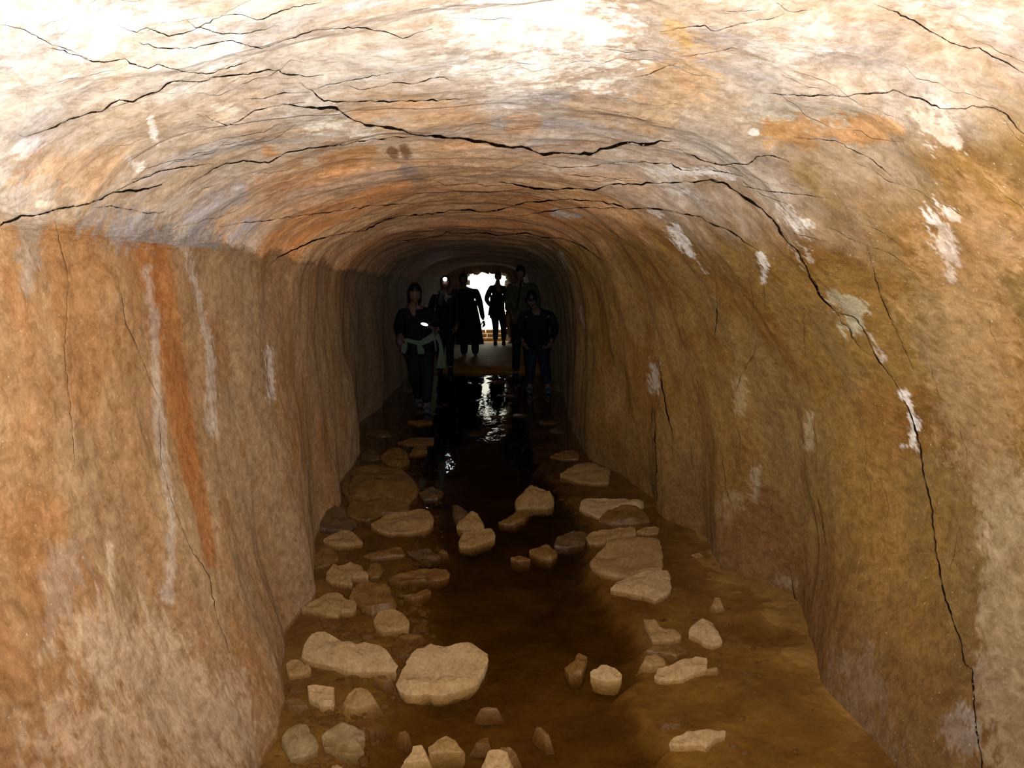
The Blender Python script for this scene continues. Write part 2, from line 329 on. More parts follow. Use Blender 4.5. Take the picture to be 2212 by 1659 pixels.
# ---- cracks, traced
def TL(*p): return [(x / 2, y / 2) for x, y in p]
def TR(*p): return [(1106 + x / 2, y / 2) for x, y in p]
def Z4(*p): return [(1200 + x / 1.843, 500 + y / 1.843) for x, y in p]
def Z9(*p): return [(1400 + x / 2.724, 1100 + y / 2.724) for x, y in p]
def Z3(*p): return [(x / 1.3725, 450 + y / 1.3725) for x, y in p]
CR_ = [   # points, half width px, step m (positive: the side above/right hangs lower)
 (TL((1220,445),(1320,462),(1450,465),(1490,495),(1530,520),(1580,540),(1660,548),(1740,560),(1760,572),(1800,582),(1900,588),(1940,595),(2000,597),(2050,610),(2100,612),(2150,628),(2212,637)) + TR((40,632),(70,640),(100,655),(140,667),(180,659),(260,662),(350,662),(380,642),(430,635),(470,620),(520,612),(590,622),(640,606),(690,608)), 3.2, .05),
 (TL((75,578),(100,590),(140,578),(190,562),(240,545),(300,512),(350,500),(400,482),(440,480),(480,445),(515,430),(575,438),(620,412),(690,390),(720,360),(750,348),(860,352),(950,330),(1050,318),(1110,312),(1160,298),(1205,300),(1215,315),(1330,330),(1400,322)), 1.9, .025),
 (TL((200,200),(330,235),(400,265),(470,265),(540,252),(560,272),(640,295),(680,275),(720,290),(800,308),(890,318),(980,295),(1100,250)), 1.5, .012),
 (TL((600,180),(680,205),(780,210),(900,190),(1000,172),(1060,192),(1130,207),(1200,182),(1350,130),(1430,122),(1560,118),(1680,140),(1740,165),(1800,140),(1870,122)), 1.5, .012),
 (TL((500,105),(590,138),(635,118),(725,155),(830,130),(850,120),(960,65),(1040,60),(1110,85),(1160,70),(1230,40),(1390,5)), 1.3, .008),
 (TL((800,80),(840,118),(870,118),(960,145),(1080,140),(1200,108)), 1.2, .008),
 (TL((-60,1000),(0,975),(90,930),(160,928),(240,905),(350,885),(420,865),(490,830),(600,822),(700,795)), 2.8, .035),
 (TL((490,830),(580,785),(700,735),(800,720),(920,708)), 1.3, .01),
 (TL((820,795),(900,745),(960,710),(1050,692),(1160,702),(1230,660),(1350,638),(1500,622),(1600,600),(1760,590),(1800,585)), 1.5, .012),
 (TL((1290,350),(1320,378),(1350,390),(1370,415),(1400,435),(1520,438),(1660,435),(1850,432),(2000,425)), 1.7, .012),
 (TL((1050,428),(1140,425),(1180,410),(1230,398),(1340,398)), 1.4, .01),
 (TL((1370,380),(1420,362),(1520,345),(1700,310)), 1.1, .005),
 (TL((1500,365),(1550,385),(1620,375),(1700,355),(1780,362),(1900,330),(1980,350)), 1.1, .005),
 (TL((850,490),(950,530),(980,542),(1050,510),(1100,475),(1220,450),(1320,442)), 1.3, .01),
 (TL((400,895),(500,895),(570,905),(640,922),(710,912)), 1.5, .012),
 (TL((0,105),(100,125),(200,180),(300,215),(380,250)), .9, .004),
 (TL((1160,1150),(1200,1110),(1260,1080),(1370,1035),(1500,1002),(1580,995),(1660,950),(1730,932),(1830,928),(1960,908),(2030,905),(2090,915),(2160,905),(2212,890)) + TR((60,872),(230,862),(370,868),(440,880),(510,903),(600,900),(650,905),(760,925),(800,932),(860,965),(940,995),(1030,1060),(1080,1090)), 1.6, .03),
 (TL((940,980),(1000,970),(1140,955),(1300,930),(1500,905),(1650,885),(1760,878),(1820,890)), 1.0, .006),
 (TL((1680,1040),(1700,1045),(1780,1035),(1900,1020),(1930,1000),(2000,1008),(2100,1005),(2160,1018),(2212,1012)) + TR((60,1005),(130,1025),(220,1030),(300,1060),(400,1130)), 1.3, .02),
 (TR((0,935),(80,925),(160,912),(240,900),(320,895),(420,898),(510,903)), 1.2, .006),
 (TR((-60,785),(0,790),(100,815),(180,820),(240,812),(350,822),(430,795),(520,795),(680,790),(880,778),(930,795)), 1.9, .014),
 (TR((850,775),(930,795),(1000,850),(1080,900),(1140,965),(1180,1030),(1230,1075)) + Z4((960,70),(1000,140),(1015,185),(1040,220),(1050,250),(1070,275),(1120,320)), 3.0, .030),
 (Z4((1120,320),(1140,365),(1170,385),(1180,420),(1215,460)), 1.4, .01),
 (Z4((1120,320),(1190,340),(1240,410),(1265,470),(1290,520),(1340,580),(1380,650)), 1.3, .02),
 (Z4((1380,650),(1420,740),(1455,860),(1470,980),(1500,1100),(1510,1220),(1540,1400)) + Z9((1740,480),(1790,640),(1830,740),(1850,830),(1870,915),(1910,940),(1912,1080),(1925,1200),(1930,1300),(1965,1460),(1970,1620)), 1.9, .045),
 (TR((500,700),(690,705),(735,735),(860,732),(1000,760)), 1.4, .012),
 (TR((690,640),(790,672),(830,695),(900,712),(960,705),(1020,710),(1060,675),(1130,672),(1200,700)), 1.5, .012),
 (TR((640,135),(760,115),(835,108),(860,130),(890,133),(960,110),(1050,90),(1120,80),(1180,55)), 1.4, .01),
 (TR((1140,8),(1190,45),(1220,52),(1300,38)), 1.3, .01), (TR((900,45),(980,50),(1070,40)), .9, .005),
 (TR((530,330),(600,318),(660,290),(715,268)), 1.1, .006), (TR((730,245),(850,228),(960,205),(1000,210)), 1.0, .006),
 (TR((1560,10),(1700,70),(1840,150),(1900,185),(1980,210),(2020,205),(2080,245),(2150,275),(2250,340)), 1.6, .02),
 (TR((1100,400),(1200,410),(1400,412),(1440,418),(1500,405),(1620,400),(1650,388),(1700,410),(1780,430),(1850,468),(1960,470),(1990,455),(2090,468),(2140,495),(2180,550),(2240,600)), 1.8, .02),
 (TR((950,790),(1100,825),(1200,835),(1380,858)), 1.0, .006), (TR((1200,590),(1400,608),(1480,650),(1560,690),(1680,800)), .9, .006),
 (TR((100,700),(200,722),(330,720),(450,700),(520,700)), .8, .004), (TR((200,720),(240,755),(400,765),(500,772)), .8, .004),
 (Z4((410,500),(415,540),(430,640),(450,740),(465,800),(468,850)), 1.3, .02),
 (Z4((395,700),(400,900),(405,1080)), 1.2, .03),
 (Z4((1240,60),(1290,240),(1330,340),(1380,440),(1430,560)), .9, .006),
 (Z4((640,200),(645,330),(630,420)), 1.0, .01), (Z4((985,300),(990,420),(995,500)), .9, .006),
 (Z4((150,1230),(0,0))[:0], 0, 0),
 (Z4((930,1320),(945,1400),(960,1500),(985,1560)), 1.0, .01), (Z4((1040,1050),(1060,1130),(1075,1250)), .8, .01),
 (Z4((720,640),(735,580),(790,490),(800,440)), .9, -.015), (Z4((560,560),(570,640),(566,700)), 1.0, -.02),
 (Z3((470,600),(478,760),(520,900),(560,1000),(620,1090),(640,1200),(680,1320)), .7, .015),
 (Z3((340,160),(370,330),(430,470),(470,560)), .6, .01), (Z3((160,30),(200,200),(190,420),(210,620),(220,760)), .6, .012),
]
px, py, dep = proj(V + N * disp[..., None])
crack_shade = np.zeros((NR, NC)); fore = (dep > .9) & (D > 1.2)
def jag(pts, seed):
    pts = np.array(pts, float); out = [pts[0]]
    r = np.random.default_rng(seed)
    for a, b in zip(pts[:-1], pts[1:]):
        L = np.hypot(*(b - a)); n = max(1, int(L / 9)); nrm = np.array([-(b - a)[1], (b - a)[0]]) / max(L, 1e-6)
        for k in range(1, n): out.append(a + (b - a) * k / n + nrm * r.normal(0, 1.1))
        out.append(b)
    return np.array(out)
def polydist(pts, region, M=75):
    X, Y = px[region], py[region]
    best = np.full(X.shape, 1e9); sg = np.zeros_like(best); tt = np.zeros_like(best)
    L = np.concatenate([[0], np.cumsum(np.hypot(*(pts[1:] - pts[:-1]).T))]); L /= L[-1]
    for k, (a, b) in enumerate(zip(pts[:-1], pts[1:])):
        e = b - a; l2 = (e ** 2).sum() + 1e-9
        m = (X > min(a[0], b[0]) - M) & (X < max(a[0], b[0]) + M) & (Y > min(a[1], b[1]) - M) & (Y < max(a[1], b[1]) + M)
        if not m.any(): continue
        xx, yy = X[m], Y[m]
        u = np.clip(((xx - a[0]) * e[0] + (yy - a[1]) * e[1]) / l2, 0, 1)
        dx, dy = xx - a[0] - u * e[0], yy - a[1] - u * e[1]
        d_ = np.hypot(dx, dy); bb = best[m]; c_ = d_ < bb
        s_ = np.sign(e[0] * dy - e[1] * dx)
        bb[c_] = d_[c_]; best[m] = bb
        z_ = sg[m]; z_[c_] = s_[c_]; sg[m] = z_
        z_ = tt[m]; z_[c_] = (L[k] + u * (L[k + 1] - L[k]))[c_]; tt[m] = z_
    return best, sg, tt
dcr = np.zeros((NR, NC))
for k, (pts, w, st) in enumerate(CR_):
    if len(pts) < 2: continue
    pj = jag(pts, k)
    x0, y0 = pj.min(0) - 75; x1, y1 = pj.max(0) + 75
    reg = fore & (px > x0) & (px < x1) & (py > y0) & (py < y1)
    if not reg.any(): continue
    b_, s_, t_ = polydist(pj, reg)
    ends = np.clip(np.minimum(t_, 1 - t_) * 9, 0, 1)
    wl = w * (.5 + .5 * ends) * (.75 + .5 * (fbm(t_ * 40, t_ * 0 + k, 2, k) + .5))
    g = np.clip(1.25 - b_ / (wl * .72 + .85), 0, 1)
    c_ = crack_shade[reg]; crack_shade[reg] = np.maximum(c_, g * np.clip(.62 + w * .18, 0, 1) * np.clip(ends * 3, 0, 1))
    near = dep[reg]
    roof = ceil[reg] > .5
    dcr[reg] += -g * np.where(roof, .001, .0025 + .001 * w) * ends + np.where(roof, (s_ > 0) * .004, (s_ < 0) * st * .25) * np.exp(-b_ / 26) * ends * np.clip(near / 3, .3, 1)
disp += dcr
V2 = V + N * disp[..., None]
# keep the left wall set back below the roof ledge
# ---- colour
def C(*c): return np.array(c)
lc = lambda a, b, t: a + (b - a) * t[..., None]
m1 = sstep(-.25, .35, fbm(Aw * 1.6, Dw * 1.3, 4, 101)); m2 = sstep(-.1, .45, fbm(Aw * 1.5, Dw * 4.5, 5, 111, .6)); m3 = sstep(.02, .4, fbm(Aw * 2.6 + 4, Dw * 3.0, 5, 121, .6))
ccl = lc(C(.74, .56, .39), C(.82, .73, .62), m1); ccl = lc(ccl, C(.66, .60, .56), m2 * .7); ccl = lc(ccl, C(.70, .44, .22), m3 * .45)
ccl = lc(ccl, ccl * C(1.08, .89, .69), sstep(3.0, 4.6, D + fbm(A * 2, D * 2, 3, 133) * .8) * .8)
ccl = ccl * (.68 + .36 * sstep(2.4, 4.2, D))[..., None]  # roof colour lower near, higher farther, evening out the flash
cwl = lc(C(.43, .255, .125), C(.49, .32, .175), m1); ccl = lc(ccl, ccl * C(1.08, .89, .69), sstep(3.0, 4.6, D + fbm(A * 2, D * 2, 3, 133) * .8) * .8)
cwl = lc(cwl, C(.43, .30, .18), m2 * .5); ccl = lc(ccl, ccl * C(1.08, .89, .69), sstep(3.0, 4.6, D + fbm(A * 2, D * 2, 3, 133) * .8) * .8)
cwl = lc(cwl, C(.42, .19, .06), m3 * .5)
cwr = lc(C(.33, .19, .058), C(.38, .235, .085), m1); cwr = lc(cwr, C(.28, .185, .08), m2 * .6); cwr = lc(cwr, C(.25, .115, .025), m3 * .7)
side = sstep(8.0, 10.2, U)[None, :] + 0 * D
wl_ = np.where(U[None, :] < 8, 1, 0)[..., None]
wall = np.where(wl_ > 0, cwl * C(1.03, .97, .86) * (.82 + .2 * sstep(3.5, 6, D))[..., None], cwr * C(1.02, .95, .76) * (.74 + .32 * sstep(3.5, 6, D))[..., None])  # walls lighter with distance, flash fall-off made up for in the colour
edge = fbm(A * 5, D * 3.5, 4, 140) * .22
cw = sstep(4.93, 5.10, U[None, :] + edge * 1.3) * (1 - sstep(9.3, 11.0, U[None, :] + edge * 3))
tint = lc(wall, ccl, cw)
# roof's pale front and painted flash hot spot, the rusty shoulder on the right
tint *= 1
def blob(pts, w0, w1, colr, amt, rag=.6, seed=0, on=None):
    global tint
    pts = np.array(pts, float)
    reg = fore & (px > pts[:, 0].min() - 3 * max(w0, w1) - 30) & (px < pts[:, 0].max() + 3 * w0 + 30) & (py > pts[:, 1].min() - 3 * w0 - 30) & (py < pts[:, 1].max() + 3 * w0 + 30)
    if on is not None: reg &= on
    if not reg.any(): return
    b_, s_, t_ = polydist(pts, reg, 3 * max(w0, w1) + 20)
    w = w0 + (w1 - w0) * t_
    n = fbm(A[reg] * 26, D[reg] * 34, 4, 200 + seed, .8) * rag * 2.2
    n2 = fbm(A[reg] * 2.2, D[reg] * 6, 3, 300 + seed, .6) * rag
    m = sstep(1.15, .55, b_ / w + n * 1.1 + n2 * 1.2) * amt
    tint[reg] = tint[reg] + (np.array(colr) - tint[reg]) * m[:, None]
WH = (.86, .80, .72); LG = (.62, .54, .44)
onR = (U > 8.5)[None, :] & fore; onL = (U < 5.02)[None, :] & fore; onC = (U > 4.9)[None, :] & (U < 11.5)[None, :] & fore
blob(Z3((450,105),(485,300),(515,480),(535,620),(555,720),(600,900),(625,1050)), 42, 16, (.38, .150, .045), .88, .13, 1, onL)
blob(Z3((520,480),(540,600),(560,800)), 24, 18, (.36, .13, .035), .5, .3, 2, onL)
blob(Z3((550,120),(585,260),(615,400),(628,650)), 9, 14, LG, .5, .6, 3, onL)
blob(Z3((435,180),(455,330),(465,560),(480,760),(510,920),(500,1160)), 12, 12, LG, .4, .5, 4, onL)
blob(Z3((795,420),(805,560)), 9, 9, WH, .6, .8, 5, onL)
blob(Z3((90,60),(80,230)), 26, 20, (.37, .30, .23), .6, .6, 6, onL)
blob(Z3((190,1030),(150,1290)), 34, 24, (.37, .28, .20), .45, .8, 7, onL)
blob(Z3((300,1300),(480,1400),(600,1500),(250,1550)), 110, 110, (.60, .42, .26), .6, .6, 8, onL)
blob(Z3((320,1000),(330,1130)), 8, 10, (.66, .48, .30), .6, .6, 9, onL)
blob(Z3((690,60),(760,70)), 50, 30, (.42, .34, .27), .5, .6, 10, onL)
blob(Z4((475,-5),(500,30),(540,80)), 15, 9, WH, .9, .7, 11, onR)
blob(Z4((545,90),(600,170)), 5, 4, LG, .8, .8, 12, onR)
blob(Z4((815,95),(835,140),(825,200)), 8, 7, WH, .85, .7, 13, onR)
blob(Z4((1520,-40),(1535,40),(1560,110),(1580,200)), 34, 10, WH, .95, .8, 14, onR)
blob(Z4((1390,650),(1425,710),(1432,780),(1420,850)), 9, 14, WH, .9, .7, 15, onR)
blob(Z4((395,530),(395,620)), 9, 10, LG, .75, .7, 16, onR)
blob(Z4((1250,400),(1310,500)), 7, 7, LG, .7, .8, 17, onR)
blob(Z4((1120,265),(1210,310),(1190,360)), 18, 22, (.50, .46, .30), .75, .6, 18, onR)
blob(Z4((980,0),(1010,110)), 26, 12, LG, .6, .9, 19, onR)
blob(Z4((870,1395),(940,1400)), 10, 14, (.60, .50, .40), .6, .9, 20, onR)
blob(Z4((20,90),(40,140)), 7, 4, LG, .7, .7, 21, onR)
blob(Z4((100,300),(110,380)), 4, 3, LG, .7, .7, 22, onR)
blob(Z4((1010,740),(1000,860)), 9, 9, (.50, .40, .22), .6, .9, 23, onR)
blob(Z4((800,950),(800,1060)), 8, 8, (.50, .42, .26), .6, .9, 24, onR)
blob(Z4((730,600),(735,700)), 16, 16, (.46, .34, .16), .7, .4, 25, onR)
blob(Z4((720,1080),(640,1150),(620,1300)), 26, 14, (.46, .34, .17), .6, .4, 26, onR)
blob(Z4((700,1200),(860,1250)), 60, 60, (.29, .115, .04), .6, .4, 27, onR)
blob(Z4((830,1020),(850,1150)), 16, 14, (.20, .09, .03), .6, .4, 28, onR)
blob(Z9((1850,1300),(1900,1380)), 34, 30, (.62, .58, .52), .8, .8, 29, onR)
blob(Z9((1230,1000),(1330,1090)), 46, 46, (.42, .36, .27), .6, .8, 30, onR)
blob(Z9((1250,1260),(1400,1350)), 44, 44, (.38, .32, .22), .5, .9, 31, onR)
blob(Z9((1990,130),(2060,300),(2150,420)), 14, 22, (.60, .44, .27), .8, .4, 32, onR)
blob(Z9((2150,1400),(2100,1480)), 40, 40, (.30, .12, .03), .8, .4, 33, onR)
blob(Z9((2010,900),(2030,1150)), 36, 40, (.52, .42, .30), .6, .6, 34, onR)
blob(Z4((1650,30),(1650,260),(1700,520),(1720,760)), 130, 120, (.46, .27, .12), .55, .4, 35, onR)
blob(Z4((1250,700),(1300,1000),(1300,1300),(1350,1550)), 60, 70, (.33, .165, .045), .5, .5, 36, onR)
blob(TR((1130,560),(1400,540),(1640,540)), 34, 30, (.50, .26, .085), .75, .5, 37)
blob(TR((600,735),(720,745),(880,740),(960,760)), 15, 6, WH, .85, .7, 38, onC)
blob(TR((700,825),(760,828)), 5, 5, WH, .7, .7, 39, onC)
blob(TR((1200,920),(1280,960)), 18, 12, WH, .7, 1.0, 40)
blob(TR((1820,510),(1880,590)), 36, 30, (.72, .62, .50), .8, .9, 41)
blob(TR((1035,570),(1055,572)), 6, 5, WH, .8, .8, 42)
blob(TR((180,915),(290,935)), 8, 8, WH, .8, .7, 43, onC)
blob(TR((600,905),(640,930)), 6, 6, WH, .8, .7, 44, onC)
blob(TR((1060,480),(1250,470),(1450,500)), 24, 24, (.50, .46, .36), .6, .8, 45, onC)
blob(TR((1070,210),(1200,250),(1330,170)), 34, 34, (.66, .62, .54), .7, .7, 46, onC)
blob(TR((1750,20),(1900,90),(2050,60)), 40, 40, (.66, .56, .47), .6, .8, 47)
blob(TR((-100,150),(100,140),(330,170)), 110, 90, (.86, .80, .70), .85, .6, 48, onC)  # grey-white roof, with the flash's hot spot painted in
blob(TR((-40,420),(80,330)), 40, 40, (.84, .78, .70), .7, .7, 49, onC)
blob(TR((320,450),(600,480),(780,330)), 40, 60, (.62, .40, .20), .55, .6, 50, onC)
blob(TR((700,130),(760,180)), 28, 22, (.66, .42, .16), .7, .5, 51, onC)
blob(TL((650,520),(670,600)), 12, 9, WH, .9, .5, 52, onC)
blob(TL((1340,570),(1420,520),(1600,580)), 22, 16, (.80, .74, .62), .8, .9, 53, onC)
blob(TL((950,490),(1010,470)), 22, 16, (.80, .70, .56), .7, .6, 54, onC)
blob(TL((1000,210),(900,290)), 26, 20, (.82, .76, .70), .7, .6, 55, onC)
blob(TL((380,150),(470,140)), 50, 40, (.72, .66, .64), .7, .9, 56, onC)
blob(TL((830,960),(930,880),(1030,830)), 20, 18, (.50, .45, .44), .8, .8, 57, onC)
blob(TL((560,1010),(760,1050),(900,1030)), 40, 34, (.34, .31, .29), .75, .7, 58, onC)
blob(TL((1000,1010),(1080,970)), 18, 14, (.58, .54, .54), .7, .8, 59, onC)
blob(TL((420,940),(600,980)), 40, 40, (.36, .31, .28), .6, .8, 60)
blob(TL((1690,650),(1700,665)), 12, 12, (.25, .13, .06), .95, .25, 61, onC)
blob(TL((1745,640),(1755,660)), 13, 13, (.25, .13, .06), .95, .25, 62, onC)
blob(TL((1180,820),(1290,730)), 34, 26, (.58, .29, .12), .6, .6, 63, onC)
blob(TL((1420,680),(1600,650)), 24, 24, (.58, .27, .09), .7, .5, 64, onC)
blob(TL((1150,650),(1180,660)), 18, 18, (.60, .28, .09), .7, .5, 65, onC)
blob(TL((1560,480),(1800,480),(2080,520)), 30, 34, (.66, .40, .20), .7, .5, 66, onC)
blob(TR((10,540),(90,540)), 26, 20, (.66, .38, .20), .7, .4, 67, onC)
blob(TL((1750,720),(1800,770)), 18, 18, (.30, .27, .25), .7, .8, 68, onC)
blob(TL((1850,780),(2212,740)) , 40, 50, (.56, .34, .17), .45, .7, 69, onC)
blob(TL((100,700),(330,730),(470,740)), 50, 40, (.58, .36, .19), .6, .7, 70, onC)
blob(TL((160,610),(100,640)), 14, 22, (.82, .78, .74), .7, .6, 71, onC)
blob(TL((170,885),(230,885)), 10, 10, (.76, .64, .48), .9, .2, 72, onC)
blob(TL((600,720),(560,690)), 10, 10, WH, .7, .9, 73, onC)
# the deep floor end of the walls is stained by the water
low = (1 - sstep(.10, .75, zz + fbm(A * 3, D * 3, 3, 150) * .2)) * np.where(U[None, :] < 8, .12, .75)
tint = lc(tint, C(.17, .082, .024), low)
blob([(2165,1060),(2180,1300),(2200,1600)], 70, 80, (.40,.29,.15), .8, .4, 91, onR)
blob([(2060,700),(2130,1000)], 90, 70, (.34,.22,.10), .5, .4, 92, onR)
# far part of the gallery: dimness painted into the rock colour
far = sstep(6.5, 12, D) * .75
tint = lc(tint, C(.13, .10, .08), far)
tint = tint * (1 - .30 * np.clip(crack_shade, 0, 1))[..., None]  # shade of the cracks painted into the rock colour
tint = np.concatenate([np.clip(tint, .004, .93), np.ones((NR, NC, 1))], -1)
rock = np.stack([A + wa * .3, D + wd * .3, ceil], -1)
N2 = normals(V2) * s
def strip(name, a, b):
    me = grid_mesh(name, V2[:, a:b + 1], flip=s < 0)
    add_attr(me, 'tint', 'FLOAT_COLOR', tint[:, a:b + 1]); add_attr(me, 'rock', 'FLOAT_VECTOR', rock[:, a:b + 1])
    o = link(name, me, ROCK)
    me.normals_split_custom_set_from_vertices(N2[:, a:b + 1].reshape(-1, 3).astype(np.float32))
    return struct(o)
SHELL = [strip('wall_left', 0, CL), strip('ceiling', CL, CR), strip('wall_right', CR, NC - 1)]
seam, nts, bs = newmat('painted_crack_shade'); bs.inputs['Base Color'].default_value = (.022, .013, .008, 1); bs.inputs['Roughness'].default_value = 1; bs.inputs['Specular IOR Level'].default_value = 0  # near-black strips that paint the shade inside deep cracks
bpy.context.view_layer.update()
def cast(x, y):
    r = ray(x, y); r = r / np.linalg.norm(r); best = None
    for k_, o in enumerate(SHELL):
        ok, loc, nr, _ = o.ray_cast(Vector(CAM), Vector(r))
        if ok:
            dd_ = (np.array(loc) - CAM) @ r
            if best is None or dd_ < best[0]: best = (dd_, np.array(loc), np.array(nr), k_)
    if best is None: return None
    n_ = best[2] if best[2] @ r < 0 else -best[2]
    return best[1] + n_ * .0012 - r * .002, best[3], best[0]
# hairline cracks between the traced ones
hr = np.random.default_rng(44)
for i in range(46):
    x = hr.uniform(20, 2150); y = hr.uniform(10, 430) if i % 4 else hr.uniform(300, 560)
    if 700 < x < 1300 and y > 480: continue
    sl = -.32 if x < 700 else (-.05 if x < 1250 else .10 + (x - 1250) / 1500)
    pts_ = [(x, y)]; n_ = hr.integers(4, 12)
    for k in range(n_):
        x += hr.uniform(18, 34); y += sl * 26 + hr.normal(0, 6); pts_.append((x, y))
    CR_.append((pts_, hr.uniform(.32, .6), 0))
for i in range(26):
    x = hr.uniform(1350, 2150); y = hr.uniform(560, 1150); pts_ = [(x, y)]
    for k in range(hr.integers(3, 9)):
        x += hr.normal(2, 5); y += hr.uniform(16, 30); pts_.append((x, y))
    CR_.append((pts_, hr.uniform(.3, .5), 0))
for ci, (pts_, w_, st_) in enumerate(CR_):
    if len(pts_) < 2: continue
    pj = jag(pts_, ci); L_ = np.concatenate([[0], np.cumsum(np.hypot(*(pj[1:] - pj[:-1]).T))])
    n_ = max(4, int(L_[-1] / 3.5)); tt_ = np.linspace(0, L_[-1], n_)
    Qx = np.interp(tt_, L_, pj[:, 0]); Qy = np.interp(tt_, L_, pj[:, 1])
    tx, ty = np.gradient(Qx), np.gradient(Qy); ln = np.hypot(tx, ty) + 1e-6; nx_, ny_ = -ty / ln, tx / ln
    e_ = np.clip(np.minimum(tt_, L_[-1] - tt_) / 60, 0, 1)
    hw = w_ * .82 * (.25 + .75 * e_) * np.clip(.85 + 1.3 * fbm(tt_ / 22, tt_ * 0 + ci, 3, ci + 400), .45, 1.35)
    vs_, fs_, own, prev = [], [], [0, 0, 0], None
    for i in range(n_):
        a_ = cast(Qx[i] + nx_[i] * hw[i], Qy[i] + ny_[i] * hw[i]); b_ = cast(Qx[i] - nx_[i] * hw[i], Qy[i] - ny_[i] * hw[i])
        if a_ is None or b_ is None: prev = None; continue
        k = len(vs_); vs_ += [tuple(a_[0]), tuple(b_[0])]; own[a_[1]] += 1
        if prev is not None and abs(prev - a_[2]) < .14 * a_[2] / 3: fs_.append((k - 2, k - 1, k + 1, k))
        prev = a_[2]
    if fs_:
        me = bpy.data.meshes.new('crack_shade'); me.from_pydata(vs_, [], fs_); me.update()
        link('crack_shade', me, seam, SHELL[int(np.argmax(own))], False)

# plain quad sheets of rough rock for the far end and an added light-blocking cap
def sheet(name, V, colr, mat, hole=None):
    me = grid_mesh(name, V, hole)
    r, c = V.shape[:2]
    tn = fbm(V[..., 0] * 3, V[..., 2] * 3, 4, 5)[..., None] * .06 + np.array(colr)
    add_attr(me, 'tint', 'FLOAT_COLOR', np.concatenate([tn, np.ones((r, c, 1))], -1))
    add_attr(me, 'rock', 'FLOAT_VECTOR', V)
    return struct(link(name, me, mat))
xs, zs = np.meshgrid(np.linspace(-2.4, 2.8, 130), np.linspace(-.6, 3.0, 110))
OX0, OX1, OZ = -.27, .80, 1.93
ang = fbm(zs * 3, xs * 0, 3, 3) * .06
wob = fbm(xs * 4, zs * 4, 3, 9) * .05
hol = ((xs + ang > OX0) & (xs + ang < OX1) & (zs + wob < OZ - .35 * np.clip(np.abs(xs - .27) / .55, 0, 1) ** 4 * .5))
hq = ~(hol[:-1, :-1] & hol[1:, :-1] & hol[:-1, 1:] & hol[1:, 1:])
Vb = np.stack([xs, 22.2 + fbm(xs * 2, zs * 2, 4, 15) * .12, zs], -1)
wb = sheet('wall_back', Vb, (.26, .17, .10), ROCK, hq)
so = wb.modifiers.new('thickness', 'SOLIDIFY'); so.thickness = .5; so.offset = 0
Vf = np.stack([xs, -3.0 + fbm(xs * 2, zs * 2, 4, 25) * .12, zs], -1)
sheet('light_blocker', Vf, (.40, .25, .13), ROCK)  # added cap behind the camera, unseen, keeps sky light out

# ================================================================== FLOOR
fr2 = np.linspace(-3.2, 22.4, 20000); dn = np.where(fr2 < 2, 18, 900 / np.maximum(fr2, 2) ** 2 + 40 / np.maximum(fr2, 2)); cm = np.cumsum(dn); cm = (cm - cm[0]) / (cm[-1] - cm[0])
yr = np.interp(np.linspace(0, 1, 420), cm, fr2)
X, Y = np.meshgrid(np.linspace(-1.9, 2.1, 330), yr)
bank_px = [(1475,1659),(1450,1600),(1405,1560),(1372,1500),(1400,1440),(1395,1375),(1340,1310),(1300,1270),(1280,1210),(1300,1140),(1240,1080),(1180,1020)]
bg = np.array([G(*p, -.01) for p in bank_px]); bg = bg[np.argsort(bg[:, 1])]
xb = np.interp(Y, bg[:, 1], bg[:, 0]) + fbm(Y * 6, X * 4, 3, 3) * .05
left_px = [(700,1659),(760,1560),(820,1500),(880,1420),(880,1330),(850,1280),(900,1200),(930,1120),(900,1040),(880,960)]
lg = np.array([G(*p, -.01) for p in left_px]); lg = lg[np.argsort(lg[:, 1])]
xl = np.interp(Y, lg[:, 1], lg[:, 0])
ch = sstep(0, .10, xb - X) * sstep(-.12, .30, X - xl)
zf = -.02 - .060 * ch
zf += fbm(X * 5, Y * 5, 4, 7) * .012 + fbm(X * 18, Y * 18, 3, 8) * .004
zf += sstep(.25, .9, X - xb) * .03
zf -= (1 - sstep(2.4, 4.2, Y)) * 0
zf += sstep(15.0, 15.9, Y + fbm(X * 2, Y * 0, 2, 4) * .4) * (.10 - zf)
mef = grid_mesh('floor', np.stack([X, Y, zf], -1)); struct(link('floor', mef, MUD))
# water: a closed body whose level is z = 0
wm = bmesh.new(); nx, ny = 2, 2
vs = [wm.verts.new((x, y, z)) for z in (-.55, 0) for (x, y) in ((-2, -3.1), (2.2, -3.1), (2.2, 15.9), (-2, 15.9))]
for f in ((0, 3, 2, 1), (4, 5, 6, 7), (0, 1, 5, 4), (1, 2, 6, 5), (2, 3, 7, 6), (3, 0, 4, 7)): wm.faces.new([vs[i] for i in f])
mw = bpy.data.meshes.new('stream_water'); wm.to_mesh(mw); wm.free()
wo = struct(link('stream_water', mw, WATER, smooth=False))

